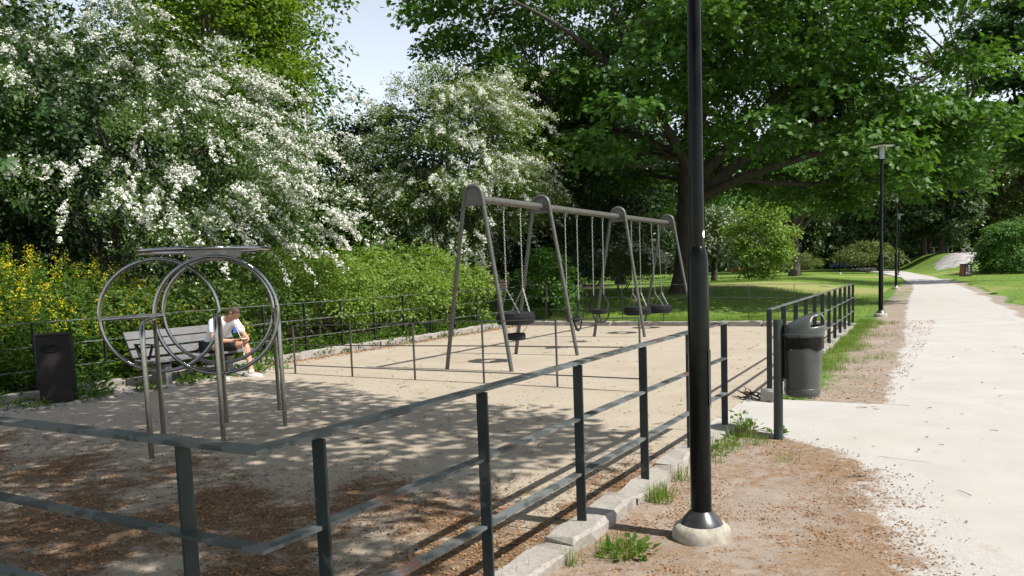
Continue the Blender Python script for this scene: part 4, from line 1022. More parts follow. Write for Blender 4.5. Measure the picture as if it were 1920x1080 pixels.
# ------------------------------------------------------------------ the tree behind the camera that shades the street end of the playground
rgs = np.random.default_rng(31)
poly = np.array([(-8.2, 12.2), (-5.9, 11.8), (-4.5, 12.4), (-3.3, 12.0), (-2.3, 10.6), (-1.2, 9.7), (-.5, 9.1), (.2, 8.7), (.85, 7.2), (.3, 6.5), (-.5, 6.6), (-.6, 5.5), (-1.1, 5.0), (-.9, 4.2), (-.9, 3.0), (-1.2, 1.5), (-1.6, -7), (-9, -7), (-11, 3)])
def inside(p):
    x, y = p; c = False; j = len(poly) - 1
    for i in range(len(poly)):
        if (poly[i][1] > y) != (poly[j][1] > y) and x < (poly[j][0] - poly[i][0]) * (y - poly[i][1]) / (poly[j][1] - poly[i][1]) + poly[i][0]: c = not c
        j = i
    return c
Cs = []
sunslope = np.array([math.cos(SUN_AZ), math.sin(SUN_AZ)]) / math.tan(SUN_EL)
while len(Cs) < 5600:
    g = rgs.uniform((-10.5, -7), (1.2, 12.6))
    if not inside(g): continue
    dens = .70 + .45 * float(nz2(g[0], g[1], .8, 3)) + .35 * float(sstep((6.0 - g[1]) / 3)) + .2 * float(sstep((-3 - g[0]) / 3))
    if rgs.uniform() > dens: continue
    h = 6.2 + 2.8 * rgs.uniform() ** 1.2
    q = g + sunslope * h
    if 1.6 + 0.36 * math.hypot(*q) > h - .7: continue
    Cs.append((q[0], q[1], h))
Cs = np.array(Cs); sx, sy = -.8, -3.2
sr = thing('street_tree', 'broad leafy tree behind the corner of the near fence casting the dappled shade', 'tree', (sx, sy, 0), None)
tl = ([(sx, sy, -.2), (sx, sy, 1.5), (sx + .2, sy + .2, 3.2), (sx + .4, sy + .5, 5.0)], [.42, .32, .28, .2])
lims = [limb(rgs, (sx + .3, sy + .4, 4.0 + .1 * i), Cs[i * 53] , .13, .02, .05, wob=.06) for i in range(14)]
wood(rgs, sr, tl, lims, M['bark'])
add_crown(sr, sprays(rgs, Cs, np.tile(UP, (len(Cs), 1)), 12, .42, .3, .15, .18, up=1.2), 'crown', 'quad', M['leaf_maple'])

# ------------------------------------------------------------------ other trees
def leafy_tree(name, label, x, y, trunk_h, tr, c_h, rad, mat, seed, nlobes=40, lobe_r=.9, per=16, nl=7, spray_r=.35, size=.16, group=None, kind='quad', low=-.6, bark='bark', flat=.7, inner=.55, droop=.35, zoff=0, trunk_name='trunk', up=.9):
    rg = np.random.default_rng(seed); z = tz(x, y) + zoff
    r = thing(name, label, 'shrub' if name.endswith('shrub') or name.endswith('bush') else 'tree', (x, y, z), group)
    c = (x, y, z + c_h)
    if trunk_h > 0:
        tr_ = ([(x, y, z - .2), (x + .03, y, z + trunk_h * .4), (x, y, z + trunk_h), (x, y, z + c_h + rad[2] * .3)], [tr * 1.25, tr, tr * .85, tr * .3])
        lm = [limb(rg, (x, y, z + trunk_h * rg.uniform(.75, 1.1)), lobe_points(rg, 1, c, np.array(rad) * .85, .8, -.4)[0][0], tr * .4, tr * .06, .06) for _ in range(6)]
        wood(rg, r, tr_, lm, M[bark], trunk_name)
    else:
        for i in range(4):
            p = lobe_points(rg, 1, c, np.array(rad) * .7, .6, -.1)[0][0]; pts, rad_ = limb(rg, (x + rg.normal(0, .1), y + rg.normal(0, .1), z - .1), p, .03, .01, .05)
            MB().tube(pts, rad_, 6).build('stem', M[bark], r)
    add_crown(r, crown_of_lobes(rg, c, rad, nlobes, lobe_r, per, nl, spray_r, size, flat, inner, low, droop, up), 'crown', kind, M[mat])
    return r
# the yellow-green tree and the dark trees behind the hawthorns
leafy_tree('broadleaf_tree', 'tall yellow-green leafy tree rising behind the big hawthorn at the edge of the sky gap', -8.9, 26.5, 4, .25, 9.3, (2.75, 2.7, 6.2), 'leaf_yellow', 41, 190, .85, 24, 9, .34, .16, 'trees behind the shrubs', 'quad', low=-.9)
leafy_tree('broadleaf_tree', 'mid green tree whose right edge borders the sky gap, behind the yellow-green tree', -9.0, 30.5, 4, .25, 9.0, (3.1, 2.7, 6.2), 'leaf_maple', 42, 130, .95, 20, 8, .38, .19, 'trees behind the shrubs', 'simple', low=-.9)
leafy_tree('chestnut_tree', 'chestnut with large palmate leaves at the left picture edge beside the big hawthorn', -11.2, 16.3, 2.5, .18, 4.6, (2.1, 1.8, 2.6), 'leaf_maple_dark', 43, 24, .7, 8, 4, .34, .30, 'trees behind the shrubs', 'palmate', low=-.8)
dk = leafy_tree('broadleaf_tree', 'dark dense tree filling the upper left corner behind the big hawthorn', -17.5, 27.5, 4, .3, 8.0, (4.6, 3.5, 7.5), 'leaf_shade', 44, 90, 1.5, 18, 8, .6, .30, 'trees behind the shrubs', 'quad', low=-.95, inner=.3)
def again(src, x, y, s, rot, label, group=None, sz=None):
    c = copy_tree(src); c.location = (x, y, tz(x, y)); c.rotation_euler.z = rot; c.scale = (s, s, sz or s); c['label'] = label
    if group: c['group'] = group
    return c
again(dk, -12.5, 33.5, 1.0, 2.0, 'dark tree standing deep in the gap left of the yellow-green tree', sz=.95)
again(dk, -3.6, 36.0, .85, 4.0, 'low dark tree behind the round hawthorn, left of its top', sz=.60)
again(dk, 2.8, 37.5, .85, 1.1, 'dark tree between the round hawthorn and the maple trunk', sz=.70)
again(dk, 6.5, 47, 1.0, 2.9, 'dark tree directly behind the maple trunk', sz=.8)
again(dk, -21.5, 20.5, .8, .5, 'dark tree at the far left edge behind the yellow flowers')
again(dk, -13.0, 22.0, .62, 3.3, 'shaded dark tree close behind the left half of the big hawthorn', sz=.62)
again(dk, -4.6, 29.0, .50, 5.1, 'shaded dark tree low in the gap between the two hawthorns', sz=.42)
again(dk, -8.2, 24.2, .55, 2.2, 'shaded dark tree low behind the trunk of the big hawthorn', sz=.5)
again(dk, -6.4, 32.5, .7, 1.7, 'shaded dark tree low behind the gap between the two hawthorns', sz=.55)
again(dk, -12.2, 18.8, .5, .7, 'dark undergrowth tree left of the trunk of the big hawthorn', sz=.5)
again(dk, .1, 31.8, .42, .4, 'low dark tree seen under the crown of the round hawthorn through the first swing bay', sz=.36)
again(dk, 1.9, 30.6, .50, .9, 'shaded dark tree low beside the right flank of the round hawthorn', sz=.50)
# middle distance on the lawn
lt = leafy_tree('small_tree', 'small light green tree glowing in the sun just right of the lamp post', 14.3, 45.5, 1.0, .07, 2.3, (1.75, 1.5, 2.35), 'leaf_pale', 51, 95, .6, 18, 8, .28, .15, None, 'quad', low=-.97)
hawthorn('little hawthorn with white blossom behind the lamp post', (12.6, 49.5), (12.4, 49.3, 2.7), (1.8, 1.5, 2.3), 44, 8, .4, per=14, nl=30, flmask=lambda P, rg: np.clip(.7 + .6 * patch3(P, 2, 1), 0, 1), leaf=.11, lobes=5, core=False, head=.07)
wd = leafy_tree('broadleaf_tree', 'park tree with bare dark trunk on the lawn left of the far path', 25.2, 71, 3.2, .45, 7.8, (5.6, 4.5, 4.6), 'leaf_maple', 52, 70, 1.4, 16, 7, .6, .36, 'far trees', 'quad', low=-.55)
again(wd, 14.5, 66, .9, 2, 'park tree far back between maple trunk and lamp post', sz=.9)
again(wd, 19.5, 84, 1.1, 4.4, 'tree far back behind the small light green tree')
again(wd, 33.0, 96, 1.15, 1.0, 'tree far behind the bend of the path, left of the thin farthest lamp')
ol = leafy_tree('broadleaf_tree', 'olive green tree behind the picnic tables, left one of the olive pair', 50.5, 98, 3, .4, 7.4, (5.2, 4.2, 6.4), 'leaf_olive', 53, 110, 1.3, 20, 8, .6, .42, 'far trees', 'quad', low=-.85)
again(ol, 61.5, 97, 1.05, 2.2, 'olive green tree above the rock at the right, behind the round shrub')
again(ol, 71.5, 104, 1.25, 4.2, 'tall olive tree at the far right edge')
sp = leafy_tree('spruce_tree', 'dark spruce standing behind the lamp post with disc hat', 42.5, 92, 2, .3, 7.2, (4.4, 3.8, 6.9), 'leaf_spruce', 54, 110, 1.3, 20, 8, .6, .44, 'far trees', 'quad', low=-.95)
again(sp, 47.5, 88, .85, 2.0, 'dark spruce behind the leftmost picnic table', sz=.85)
again(sp, 55.5, 106, 1.2, 3.0, 'dark spruce behind the olive pair', sz=1.5)
again(sp, 37.0, 104, 1.05, 5.0, 'dark spruce left of the far lamp, behind the clipped bush', sz=1.2)
wl_ = leafy_tree('willow_tree', 'pale drooping tree at the end of the path', 40.2, 112, 2, .25, 4.4, (3.2, 3, 4.4), 'leaf_pale', 55, 60, .9, 16, 7, .5, .34, 'far trees', 'quad', low=-.95, droop=1.2)
for i, (x, y, s, src, lb) in enumerate(((27, 118, 1.4, wd, 'very distant tree over the end of the path'), (46, 130, 1.6, ol, 'very distant tree right of the end of the path'), (5, 62, 1.1, wd, 'distant tree left of the maple trunk'),
        (-6, 58, 1.0, dk, 'distant dark tree behind the sky gap'), (84, 118, 1.5, wd, 'distant tree beyond the right picture edge'), (62, 128, 1.6, sp, 'very distant spruce behind the rock'), (12, 92, 1.4, dk, 'very distant dark tree straight behind the maple'))):
    again(src, x, y, s, i * 1.3, lb, 'far trees', sz=s * (.62 if i == 3 else 1))
bu = leafy_tree('clipped_bush', 'wide grey-green bush at the bend of the path left of the hill', 36.2, 81, 0, 0, 1.35, (3.0, 2.4, 1.75), 'leaf_olive', 56, 50, .7, 16, 7, .35, .20, 'bushes by the far path', low=-.3, inner=.8)
again(bu, 28.0, 77, .62, 2, 'small dark bush right of the bare park trunk')
again(bu, 25.9, 80, .55, 1, 'small bush touching the bare park trunk')
again(bu, 31.0, 92, .62, 4, 'far bush beside the pale end of the path')
rs = leafy_tree('round_shrub', 'large rounded green shrub at the right edge below the rock', 38.4, 61.0, 0, 0, 1.75, (2.6, 2.3, 2.3), 'leaf_maple', 57, 110, .75, 20, 9, .34, .19, None, 'simple', low=-.85, inner=.7)

# ------------------------------------------------------------------ shrubs along the left fence
PS = 'shrubs along the left fence'
def shrub_at(a, b, *args, **kw):
    p = W(a, b); return leafy_tree('leafy_shrub', args[0], p.x, p.y, 0, 0, *args[1:], **kw)
shrub_at(11.9, 13.4, 'pale green shrub behind the fence just right of the seated man', .85, (1.25, 1.1, 1.15), 'leaf_weed', 61, 46, .36, 15, 8, .20, .085, PS, 'simple', low=-.5)
shrub_at(13.7, 12.75, 'sunlit pale green shrub pushing over the fence left of the first swing arch', .95, (1.35, 1.15, 1.2), 'leaf_pale', 62, 60, .38, 16, 8, .20, .080, PS, 'simple', low=-.6)
shrub_at(16.0, 12.7, 'sunlit pale green shrub behind the foot of the first swing arch', 1.0, (1.5, 1.2, 1.3), 'leaf_pale', 63, 66, .40, 16, 8, .20, .080, PS, 'simple', low=-.6)
shrub_at(18.3, 12.7, 'sunlit pale green shrub nearest the back corner of the fence', .95, (1.4, 1.2, 1.2), 'leaf_pale', 64, 60, .40, 16, 8, .20, .085, PS, 'simple', low=-.6)
shrub_at(14.8, 14.6, 'green shrub in the second row behind the pale ones', 1.0, (1.9, 1.3, 1.1), 'leaf_pale', 65, 60, .5, 15, 8, .24, .095, PS, 'simple', low=-.3)
shrub_at(17.8, 14.8, 'green shrub in the second row under the round hawthorn', 1.15, (1.9, 1.3, 1.2), 'leaf_weed', 66, 56, .5, 15, 8, .26, .10, PS, 'simple', low=-.3)
shrub_at(21.6, 11.2, 'dark green bush where the left fence meets the back fence', 1.0, (.95, .9, 1.3), 'leaf_maple', 67, 50, .34, 15, 8, .2, .10, PS, 'simple', low=-.7)
leafy_tree('leafy_shrub', 'low bush speckled with white blossom on the lawn behind the middle swings', 4.6, 33.5, 0, 0, .9, (2.0, 1.5, 1.15), 'leaf_haw', 68, 54, .5, 14, 8, .26, .10, PS, 'simple', low=-.4)
rgb = np.random.default_rng(69); q, o = lobe_points(rgb, 900, (4.8, 33.2, 1.6), (1.9, 1.4, 1.05), .8, .0); n = len(q)
mask = patch3(q, 2.2, .6) > -.05; q, o = q[mask], o[mask]; n = len(q)
_ls = [o_ for o_ in bpy.data.objects if o_.get('label', '').startswith('low bush speckled')][0]
leaves_mesh('blossom', 'blossom', q, unit(o + UP * .5), rgb.normal(size=(n, 3)), .055 * rgb.uniform(.6, 1.3, n), rgb.uniform(0, 1, n), M['blossom'], _ls)
shrub_at(8.6, 13.6, 'dense green shrub behind the bench under the big hawthorn', 0.75, (1.9, 1.1, .72), 'leaf_haw', 71, 70, .40, 15, 8, .22, .085, PS, 'simple', low=-.6)
shrub_at(10.6, 12.9, 'leafy green shrub behind the head of the seated man', .75, (1.1, .9, .85), 'leaf_haw', 72, 44, .36, 15, 8, .2, .08, PS, 'simple', low=-.6)

# the bank of tall yellow-flowered weeds: far too many stems to count
rgy = np.random.default_rng(81); stems = []
while len(stems) < 780:
    a = rgy.uniform(4.0, 11.2); b = rgy.uniform(11.75, 15.6)
    hmax = np.interp(b, [11.7, 12.4, 13.4, 15.6], [1.15, 1.5, 1.95, 2.3]) * np.interp(a, [4, 6.8, 8.2, 9.6, 11.3], [1.1, 1.03, .90, .78, .6])
    stems.append((a, b, hmax * rgy.uniform(.75, 1.08)))
Ps, Ns, Ds, Ss, Ts, FP_, FN_ = [], [], [], [], [], [], []
sm_ = MB()
for (a, b, h) in stems:
    p = W(a, b); z = tz(p.x, p.y); ln = rgy.normal(0, .10, 2)
    base = np.array([p.x, p.y, z]); tip = base + np.array([ln[0], ln[1], h]); k = int(24 * h)
    t = rgy.uniform(.08, .97, (k, 1)); e = rgy.normal(size=(k, 3)) * np.array([1, 1, .25]); e = unit(e)
    Ps.append(base + (tip - base) * t + e * .03); Ds.append(unit(e + UP * .45)); Ns.append(unit(UP + e * -.2 + rgy.normal(0, .3, (k, 3)))); Ss.append((.15 - .07 * t[:, 0]) * rgy.uniform(.7, 1.3, k)); Ts.append(rgy.uniform(0, 1, k))
    if rgy.uniform() < np.interp(a, [4, 9, 10, 11], [.5, .48, .38, .2]):
        m = int(22 * rgy.uniform(.4, 1.2)); th = rgy.uniform(0, 6.28, m); rr = .075 * rgy.uniform(0, 1, m) ** .5
        FP_.append(tip + np.stack([rr * np.cos(th), rr * np.sin(th), rgy.normal(-.03, .07, m) - rr * .5], -1)); FN_.append(unit(UP + rgy.normal(0, .5, (m, 3))))
    sm_.tube([tuple(base - UP * .05), tuple(tip)], [.006, .003], 3)
yw = leaves_mesh('yellow_flower_weeds', 'simple', np.concatenate(Ps), np.concatenate(Ns), np.concatenate(Ds), np.concatenate(Ss), np.concatenate(Ts), M['leaf_weed'])
tag(yw, kind='stuff')
fq = np.concatenate(FP_); n = len(fq)
yf = leaves_mesh('yellow_flower_heads', 'blossom', fq, np.concatenate(FN_), rgy.normal(size=(n, 3)), .0165 * rgy.uniform(.7, 1.3, n), rgy.uniform(0, 1, n), M['flower']); tag(yf, kind='stuff')
ys = sm_.build('flower_stems', M['leaf_weed'], None, smooth=False); tag(ys, kind='stuff')

# ------------------------------------------------------------------ low weeds and grass
def weeds(name, spots, seed, size=.075, mat='leaf_weed'):
    """little leafy clumps: (a, b, radius, height, leaves)"""
    rg = np.random.default_rng(seed); out = []
    for (a, b, r, h, k) in spots:
        p = W(a, b); c = np.array([p.x, p.y, max(0, tz(p.x, p.y))]); th = rg.uniform(0, 6.28, k); rr = r * rg.uniform(0, 1, k) ** .6
        e = np.stack([np.cos(th), np.sin(th), 0 * th], -1); P = c + e * rr[:, None] + UP * (h * rg.uniform(.05, 1, k) * (1 - .6 * rr / r))[:, None]
        out.append((P, unit(UP + rg.normal(0, .4, (k, 3))), unit(e + UP * .5 + rg.normal(0, .4, (k, 3))), size * rg.uniform(.6, 1.4, k), rg.uniform(0, 1, k)))
    P, N, D, S, T = cat(*out); o = leaves_mesh(name, 'simple', P, N, D, S, T, M[mat]); tag(o, kind='stuff'); return o
rgw = np.random.default_rng(91); sp_ = []
for _ in range(110):
    a = rgw.uniform(3, 20); sp_.append((a, 11.40 + rgw.normal(.10, .10), rgw.uniform(.06, .2), rgw.uniform(.06, .28), int(rgw.uniform(10, 45))))
for _ in range(46): sp_.append((rgw.uniform(5.5, 10.2), rgw.uniform(10.45, 11.4), rgw.uniform(.05, .16), rgw.uniform(.03, .16), int(rgw.uniform(8, 30))))
sp_ += [(6.75, 10.95, .28, .45, 170), (6.6, 10.62, .2, .25, 90), (6.0, 10.62, .16, .14, 50), (8.45, 10.75, .16, .30, 60), (8.2, 10.62, .14, .22, 45), (7.1, 11.25, .3, .6, 160), (5.5, 11.2, .3, .4, 140), (9.9, 11.0, .2, .2, 70), (10.4, 11.25, .25, .3, 90)]
for _ in range(150):
    a = rgw.uniform(9.8, 20.3); sp_.append((a, 11.95 + rgw.normal(0, .18), rgw.uniform(.15, .35), rgw.uniform(.25, .65), int(rgw.uniform(40, 90))))
weeds('wall_weeds', sp_, 92)
weeds('kerb_weeds', [(7.72, 1.93, .10, .26, 26), (7.62, 1.80, .10, .12, 30), (6.9, 1.86, .12, .10, 40), (6.5, 1.86, .10, .08, 30), (4.05, 1.62, .14, .10, 60), (9.62, 1.62, .10, .06, 40), (9.55, 1.78, .12, .05, 40), (7.55, 1.55, .10, .05, 24)], 93, .06)
def tufts(name, P0, h, seed, lean=.5, wid=1.0, kind='grass'):
    rg = np.random.default_rng(seed); n = len(P0); th = rg.uniform(0, 6.28, n); e = np.stack([np.cos(th), np.sin(th), 0 * th], -1)
    D = unit(UP + e * rg.uniform(.05, lean, n)[:, None]); N = unit(e * -1 + UP * .2); S = h * rg.uniform(.35, 1.35, n)
    o = leaves_mesh(name, 'blade', P0, N, D, S, np.clip(rg.normal(.5, .3, n), 0, 1), M['grass']); tag(o, kind='stuff'); return o
def disc(rg, a, b, r, n):
    th = rg.uniform(0, 6.28, n); rr = r * rg.uniform(0, 1, n) ** .7; p = W(a, b); x = p.x + rr * np.cos(th); y = p.y + rr * np.sin(th)
    return np.stack([x, y, terrain(x, y) - .005], -1)
rgg = np.random.default_rng(95)
cl = [disc(rgg, 5.05, 1.80, .10, 190), disc(rgg, 5.16, 1.83, .07, 80), disc(rgg, 5.6, 1.84, .09, 70), disc(rgg, 6.2, 1.82, .14, 110), disc(rgg, 6.7, 1.80, .16, 170), disc(rgg, 7.2, 1.82, .16, 170), disc(rgg, 7.55, 1.86, .12, 140), disc(rgg, 7.0, 1.62, .14, 90),
      disc(rgg, 3.98, 1.66, .13, 170), disc(rgg, 3.75, 1.83, .06, 40), disc(rgg, 6.45, 1.25, .10, 30), disc(rgg, 3.45, 2.02, .10, 30)]
tufts('kerb_grass', np.concatenate(cl), .125, 96, 1.5)
# strip of longer grass outside the second fence
vs_ = []
for _ in range(150):
    a = 9.7 + 12.0 * rgg.uniform() ** .8; b = np.interp(a, [9.5, 20.4], [1.98, 2.38]) - abs(rgg.normal(.05, .17 + .10 * (a > 12)))
    if 10.4 < a < 11.3 and rgg.uniform() < .5: continue
    vs_.append(disc(rgg, a, b, rgg.uniform(.10, .28), int(rgg.uniform(40, 150))))
tufts('verge_grass', np.concatenate(vs_), .095, 97, 1.1)
def lawn_blades(name, n, cond, h, seed, xr, yr):
    rg = np.random.default_rng(seed); x = rg.uniform(*xr, n); y = rg.uniform(*yr, n); a, b = ab_of(x, y); k = cond(a, b, x, y); x, y = x[k], y[k]
    return tufts(name, np.stack([x, y, terrain(x, y) - .01], -1), h, seed + 1, .8)
lbk = np.interp
lawn_blades('kerb_lawn_grass', 60000, lambda a, b, x, y: (a > 20.25) & (a < 22.3 + .6 * nz2(x, y, .7)) & (b > 2.6) & (b < 11), .16, 101, (1, 14), (18, 27))
lawn_blades('lawn_grass', 130000, lambda a, b, x, y: (a > 21.5) & (a < 60) & (b > np.interp(a, [20, 24, 33, 53], [2.5, 2.6, 3.0, 3.7])) & (b < 13) & (dry(0, 0, x, y) < .55), .10, 103, (1, 30), (19, 52))
lawn_blades('right_lawn_grass', 90000, lambda a, b, x, y: (b < np.interp(a, ra, rb) - .95 + .3 * nz2(x, y, .8)) & (x / y < .75), .09, 105, (8, 42), (14, 62))

# ------------------------------------------------------------------ fallen seeds, twigs and leaves
rgl = np.random.default_rng(111)
def flakes(name, a, b, z, size, mat, seed, kind='quad', lift=.004):
    rg = np.random.default_rng(seed); n = len(a); x = a * AX[0] + b * BX[0]; y = a * AX[1] + b * BX[1]
    P = np.stack([x, y, z + lift * rg.uniform(.3, 1.4, n)], -1); th = rg.uniform(0, 6.28, n)
    D = np.stack([np.cos(th), np.sin(th), rg.normal(0, .22, n)], -1); N = unit(UP + rg.normal(0, .45, (n, 3)))
    o = leaves_mesh(name, kind, P, N, D, size * (.3 + 1.6 * rg.uniform(0, 1, n) ** 1.8), rg.uniform(0, 1, n), M[mat]); tag(o, kind='stuff'); return o
a = rgl.uniform(1.9, 7.6, 420000); b = rgl.uniform(2.0, 9.5, 420000); k = rgl.uniform(0, 1, len(a)) < np.clip(litter_w(a, b) - .06, 0, 1) ** 1.3 * (.75 + .5 * nz2(a, b, 5, 1)) * np.clip(6.5 / (a + b + 1), .2, 1); a, b = a[k], b[k]
print('litter', len(a)); flakes('seed_litter', a, b, 0.002, .0155, 'litter', 112)
a = 2 + 9 * rgl.uniform(0, 1, 9000); b = rgl.uniform(2.1, 10.8, 9000); flakes('dark_debris', a, b, .002, .013, 'debris', 118)
a = rgl.uniform(.5, 7.5, 230000); b = rgl.uniform(-.4, 1.95, 230000); e = soil_edge(a); t = (b - e) / 1.0
k = (rgl.uniform(0, 1, len(a)) < np.clip(.28 + .30 * nz2(a, b, 1.5, 3) + .22 * nz2(a, b, 6, 1), .02, .8) * np.clip(t * 3 + .5, .02, 1)) & (b > e - .28); a, b = a[k], b[k]
flakes('seed_litter_verge', a, b, .009, .0125, 'litter', 113)
a = rgl.uniform(9.5, 22, 16000); b = rgl.uniform(.7, 2.2, 16000); k = rgl.uniform(0, 1, len(a)) < .35 + .3 * nz2(a, b, 2, 2); flakes('seed_litter_far_verge', a[k], b[k], .009, .022, 'litter', 114)
pb = MB()
for _ in range(220):
    a_ = rgl.uniform(3.0, 7.4); b_ = rgl.uniform(0, 1.9)
    if b_ < soil_edge(a_) - .3: continue
    r_ = rgl.uniform(.004, .013); c_ = W(a_, b_, .014); k0 = len(pb.v)
    pb.v += [c_ + Vector((dx * r_ * rgl.uniform(.6, 1.3), dy * r_ * rgl.uniform(.6, 1.3), dz * r_ * .8)) for dx, dy, dz in ((1, 0, 0), (-1, 0, 0), (0, 1, 0), (0, -1, 0), (0, 0, 1), (0, 0, -1))]
    pb.f += [tuple(k0 + i for i in t_) for t_ in ((0, 2, 4), (2, 1, 4), (1, 3, 4), (3, 0, 4), (2, 0, 5), (1, 2, 5), (3, 1, 5), (0, 3, 5))]
tag(pb.build('pebbles', plain('pebble', (.30, .26, .215), (.19, .16, .13), 30, .9), None), kind='stuff')
a = rgl.uniform(10.5, 20, 5000); b = 11.33 - abs(rgl.normal(0, .16, 5000)); flakes('kerb_foot_litter', a, b, .003, .03, 'litter', 115)
tw = MB()
for _ in range(900):
    u = rgl.uniform()
    if u < .62: a_, b_ = rgl.uniform(2.2, 8.2), rgl.uniform(2.2, 8.5)
    elif u < .93: a_, b_ = rgl.uniform(8, 19), rgl.uniform(2.4, 10.8)
    else: a_, b_ = rgl.uniform(3, 16), rgl.uniform(-2.2, 1.2)
    L = rgl.uniform(.02, .08) if rgl.uniform() < .93 else rgl.uniform(.08, .18); an = rgl.uniform(0, 6.28); p = W(a_, b_, .010 + (.008 if b_ < 2 else 0)); d = Vector((math.cos(an), math.sin(an), 0)) * L / 2
    r_ = rgl.uniform(.0015, .0035); tw.tube([p - d, p + Vector((rgl.normal(0, .004), rgl.normal(0, .004), .003)), p + d], [r_, r_, r_ * .6], 4)
tag(tw.build('fallen_twigs', M['twig'], None, smooth=False), kind='stuff')
n = 420; a = rgl.uniform(2, 16, n); b = rgl.uniform(-2.5, 10.5, n); flakes('fallen_leaves', a, b, .012, .028, 'leaf_weed', 116, 'simple')
n = 260; a = rgl.uniform(2, 12, n); b = rgl.uniform(-2, 10, n); flakes('fallen_petals', a, b, .010, .016, 'blossom', 117)

# ------------------------------------------------------------------ far things
x0, y0 = 32.2, 56.6; z0 = tz(x0, y0)
gbn = thing('graffiti_bin', 'dark waste box with red side and white graffiti on the lawn right of the path', 'waste box', (x0, y0, z0))
dx = Vector((.92, .18, 0)).normalized(); dy = Vector((-dx.y, dx.x, 0)); cc = Vector((x0, y0, z0 + .42)); tilt = (Vector((0, 0, 1)) + dx * .06).normalized()
MB().box(cc, dx, dy, tilt, .30, .26, .42, .015).build('body', M['dark_box'], gbn, smooth=False)
MB().box(cc - dx * .303, dy, tilt, dx, .22, .36, .004).build('side_panel', M['red_panel'], gbn, smooth=False)
MB().box(cc + tilt * .43, dx, dy, tilt, .33, .28, .025, .01).build('lid', M['black_steel'], gbn, smooth=False)
MB().tube([cc + dx * .30 + tilt * .38, cc + dx * .44 + tilt * .30, cc + dx * .50 + tilt * .0, cc + dx * .52 - tilt * .25], .03, 6).build('handle', M['black_steel'], gbn)
gs = MB()
for st_ in ([(-.05, .30), (.05, .34), (.10, .22), (-.02, .16), (.08, .08)], [(-.16, .20), (-.14, -.02)], [(.02, .10), (.02, -.08), (.12, .02)], [(-.20, -.30), (-.18, -.08), (-.08, -.12), (-.16, -.20)], [(-.04, -.30), (.0, -.14), (.06, -.30)], [(.10, -.28), (.12, -.16), (.18, -.26)]):
    gs.tube([cc - dy * .262 + dx * u + tilt * v for u, v in st_], .016, 4)
gs.build('graffiti', M['white'], gbn)
# bare rock on the hill
rk_ = MB(); rg = np.random.default_rng(121); nu, nv = 40, 10
def rock_pt(u, v):
    an = 2 * math.pi * u; r_ = v; y = 74.2 + 6.0 * r_ * math.sin(an) * (1 + .10 * math.sin(2 * an)); x = .5615 * y + 3.1 * r_ * math.cos(an) * (1 + .12 * math.sin(3 * an + 1))
    return (x, y, tz(x, y) - .10 + .20 * (1 - r_ ** 2) + .05 * float(nz2(x, y, 1.1)) + .05 * float(nz2(x, y, 2.7, 2)))
for j in range(nv + 1):
    for i in range(nu): rk_.v.append(Vector(rock_pt(i / nu, .02 + .98 * j / nv)))
for j in range(nv):
    for i in range(nu): rk_.f.append((j * nu + i, j * nu + (i + 1) % nu, (j + 1) * nu + (i + 1) % nu, (j + 1) * nu + i)[::-1])
ro = rk_.build('rock_outcrop', M['rock'], None); tag(ro, 'bare pale rock outcrop on top of the grassy hill at the right', 'rock')
# garden tables and chairs on the hilltop
def cafe_table(x, y, label, rot=0):
    z = tz(x, y) + .02; r = thing('garden_table', label, 'table', (x, y, z), 'tables and chairs on the hill'); c = Vector((x, y, z))
    MB().lathe([(.02, .70), (.48, .70), (.50, .72), (.48, .74), (.02, .745)], c, 16).build('tabletop', M['alu'], r)
    MB().tube([c, c + Vector((0, 0, .70))], .04, 8).build('pole', M['alu'], r)
    for i in range(3):
        an = rot + i * 2.094; MB().tube([c + Vector((0, 0, .12)), c + Vector((.34 * math.cos(an), .34 * math.sin(an), .01))], .025, 6).build('foot', M['alu'], r)
    return r
def folding_chair(x, y, label, rot, lean=.35):
    z = tz(x, y) + .02; r = thing('garden_chair', label, 'chair', (x, y, z), 'tables and chairs on the hill'); c = Vector((x, y, z)); f = Vector((math.cos(rot), math.sin(rot), 0)); s = Vector((-f.y, f.x, 0)); u = Vector((0, 0, 1))
    MB().box(c + u * .42, f, s, u, .24, .24, .015).build('seat', M['alu'], r, smooth=False)
    bk = (u - f * lean).normalized(); MB().box(c - f * .24 + u * .42 + bk * .30, bk, s, f, .28, .24, .015).build('backrest', M['alu'], r, smooth=False)
    for a_ in (-1, 1):
        for b_ in (-1, 1): MB().tube([c + f * .22 * a_ + s * .22 * b_ + u * .42, c - f * .26 * a_ + s * .22 * b_], .018, 5).build('leg', M['alu'], r)
    return r
cafe_table(47.1, 89.0, 'pale garden table, leftmost of the furniture on the hilltop'); folding_chair(48.1, 89.3, 'pale garden chair leaning back between the two garden tables on the hill', 2.6, .6)
cafe_table(48.9, 89.5, 'pale garden table in the middle of the furniture on the hilltop', .6)
folding_chair(50.3, 89.0, 'pale reclining garden chair just above the rock, left of the pair', 2.9, 1.2); folding_chair(51.2, 89.2, 'pale garden chair just above the rock, right of the pair', .2, .9)
rgf = np.random.default_rng(131); th = rgf.uniform(-.75, .72, 11000); d = rgf.uniform(128, 160, 11000)
hh = 15 + 4 * nz2(th * 14, th * 0, 1.0) + 2 * nz2(th * 50, th * 0, 1.0, 2); zz = rgf.uniform(0, 1, 11000) ** 1.3 * hh
q = np.stack([d * np.sin(th), d * np.cos(th), zz], -1); o = unit(np.stack([-np.sin(th), -np.cos(th), .5 + 0 * th], -1) + rgf.normal(0, .5, (11000, 3)))
fw = leaves_mesh('far_woods', 'quad', *sprays(rgf, q, o, 9, 1.4, .4, .3, 1.15), M['leaf_far']); tag(fw, kind='stuff')
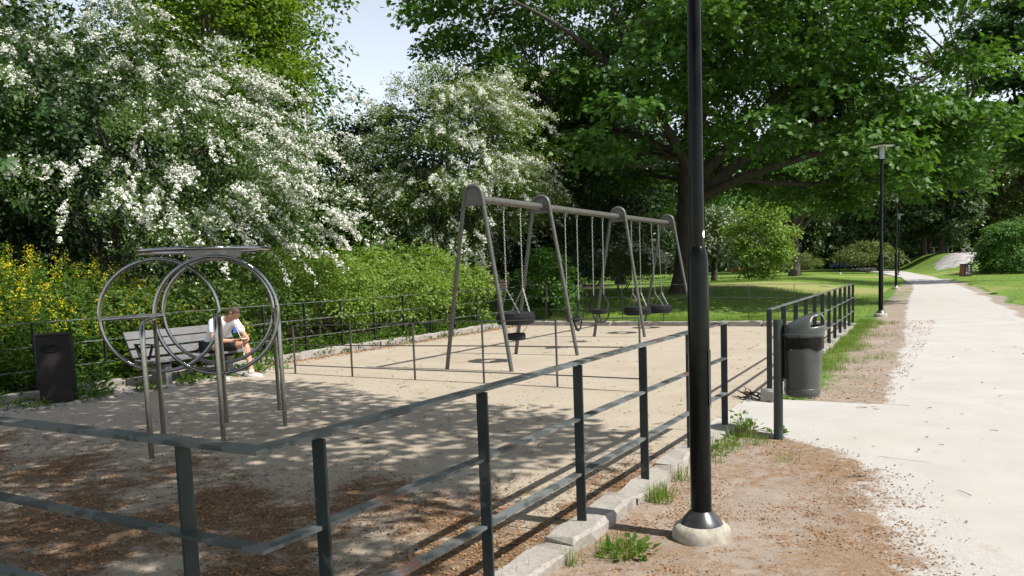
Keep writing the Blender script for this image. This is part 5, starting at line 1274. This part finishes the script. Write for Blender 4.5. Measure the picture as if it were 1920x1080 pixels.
# a glimpse of a pale house beyond the park
hx, hy = 37.8, 118.0; hz0 = tz(hx, hy)
ho = thing('house', 'pale house with orange base seen through the gap left of the bare park trunk', 'house', (hx, hy, hz0)); MB().box(Vector((hx, hy, hz0 + 2.2)), (1, 0, 0), (0, 1, 0), (0, 0, 1), 5, 3, 1.8).build('wall', M['building'], ho, smooth=False)
MB().box(Vector((hx, hy, hz0 + .2)), (1, 0, 0), (0, 1, 0), (0, 0, 1), 5.02, 3.02, .4).build('plinth', M['orange'], ho, smooth=False)
MB().add([Vector((hx + i * 5.3, hy + j * 3.4, hz0 + 4.0)) for i in (-1, 1) for j in (-1, 1)] + [Vector((hx - 4.5, hy, hz0 + 5.6)), Vector((hx + 4.5, hy, hz0 + 5.6))], [(0, 2, 5, 4), (1, 4, 5, 3), (0, 4, 1), (2, 3, 5), (0, 1, 3, 2)]).build('roof', M['concrete_dark'], ho, smooth=False)
for i in range(9):
    w0 = MB().box(Vector((hx - 4.2 + i * 1.05, hy - 3.01, hz0 + 1.6)), (1, 0, 0), (0, 1, 0), (0, 0, 1), .32, .03, .8).build('window', M['window'], ho, smooth=False)
cx0, cy0 = 47.6, 114.0; cz0 = tz(cx0, cy0)
car = thing('parked_car', 'small blue car half hidden at the far end of the path', 'car', (cx0, cy0, cz0)); cb = Vector((cx0, cy0, cz0))
MB().box(cb + Vector((0, 0, .55)), (1, 0, 0), (0, 1, 0), (0, 0, 1), 1.9, .8, .30, .12).build('body', M['blue'], car)
MB().add([cb + Vector((x, y * .72, z)) for (x, z) in ((-1.2, .84), (-.7, 1.38), (.7, 1.38), (1.25, .84)) for y in (-1, 1)], [(0, 2, 3, 1), (2, 4, 5, 3), (4, 6, 7, 5), (0, 6, 4, 2), (1, 3, 5, 7)]).build('cabin', M['window'], car, smooth=False)
for sx_ in (-1.15, 1.15):
    for sy_ in (-.72, .72):
        MB().tube([cb + Vector((sx_, sy_ - .1, .32)), cb + Vector((sx_, sy_ + .1, .32))], .32, 14).build('wheel', M['rubber'], car)
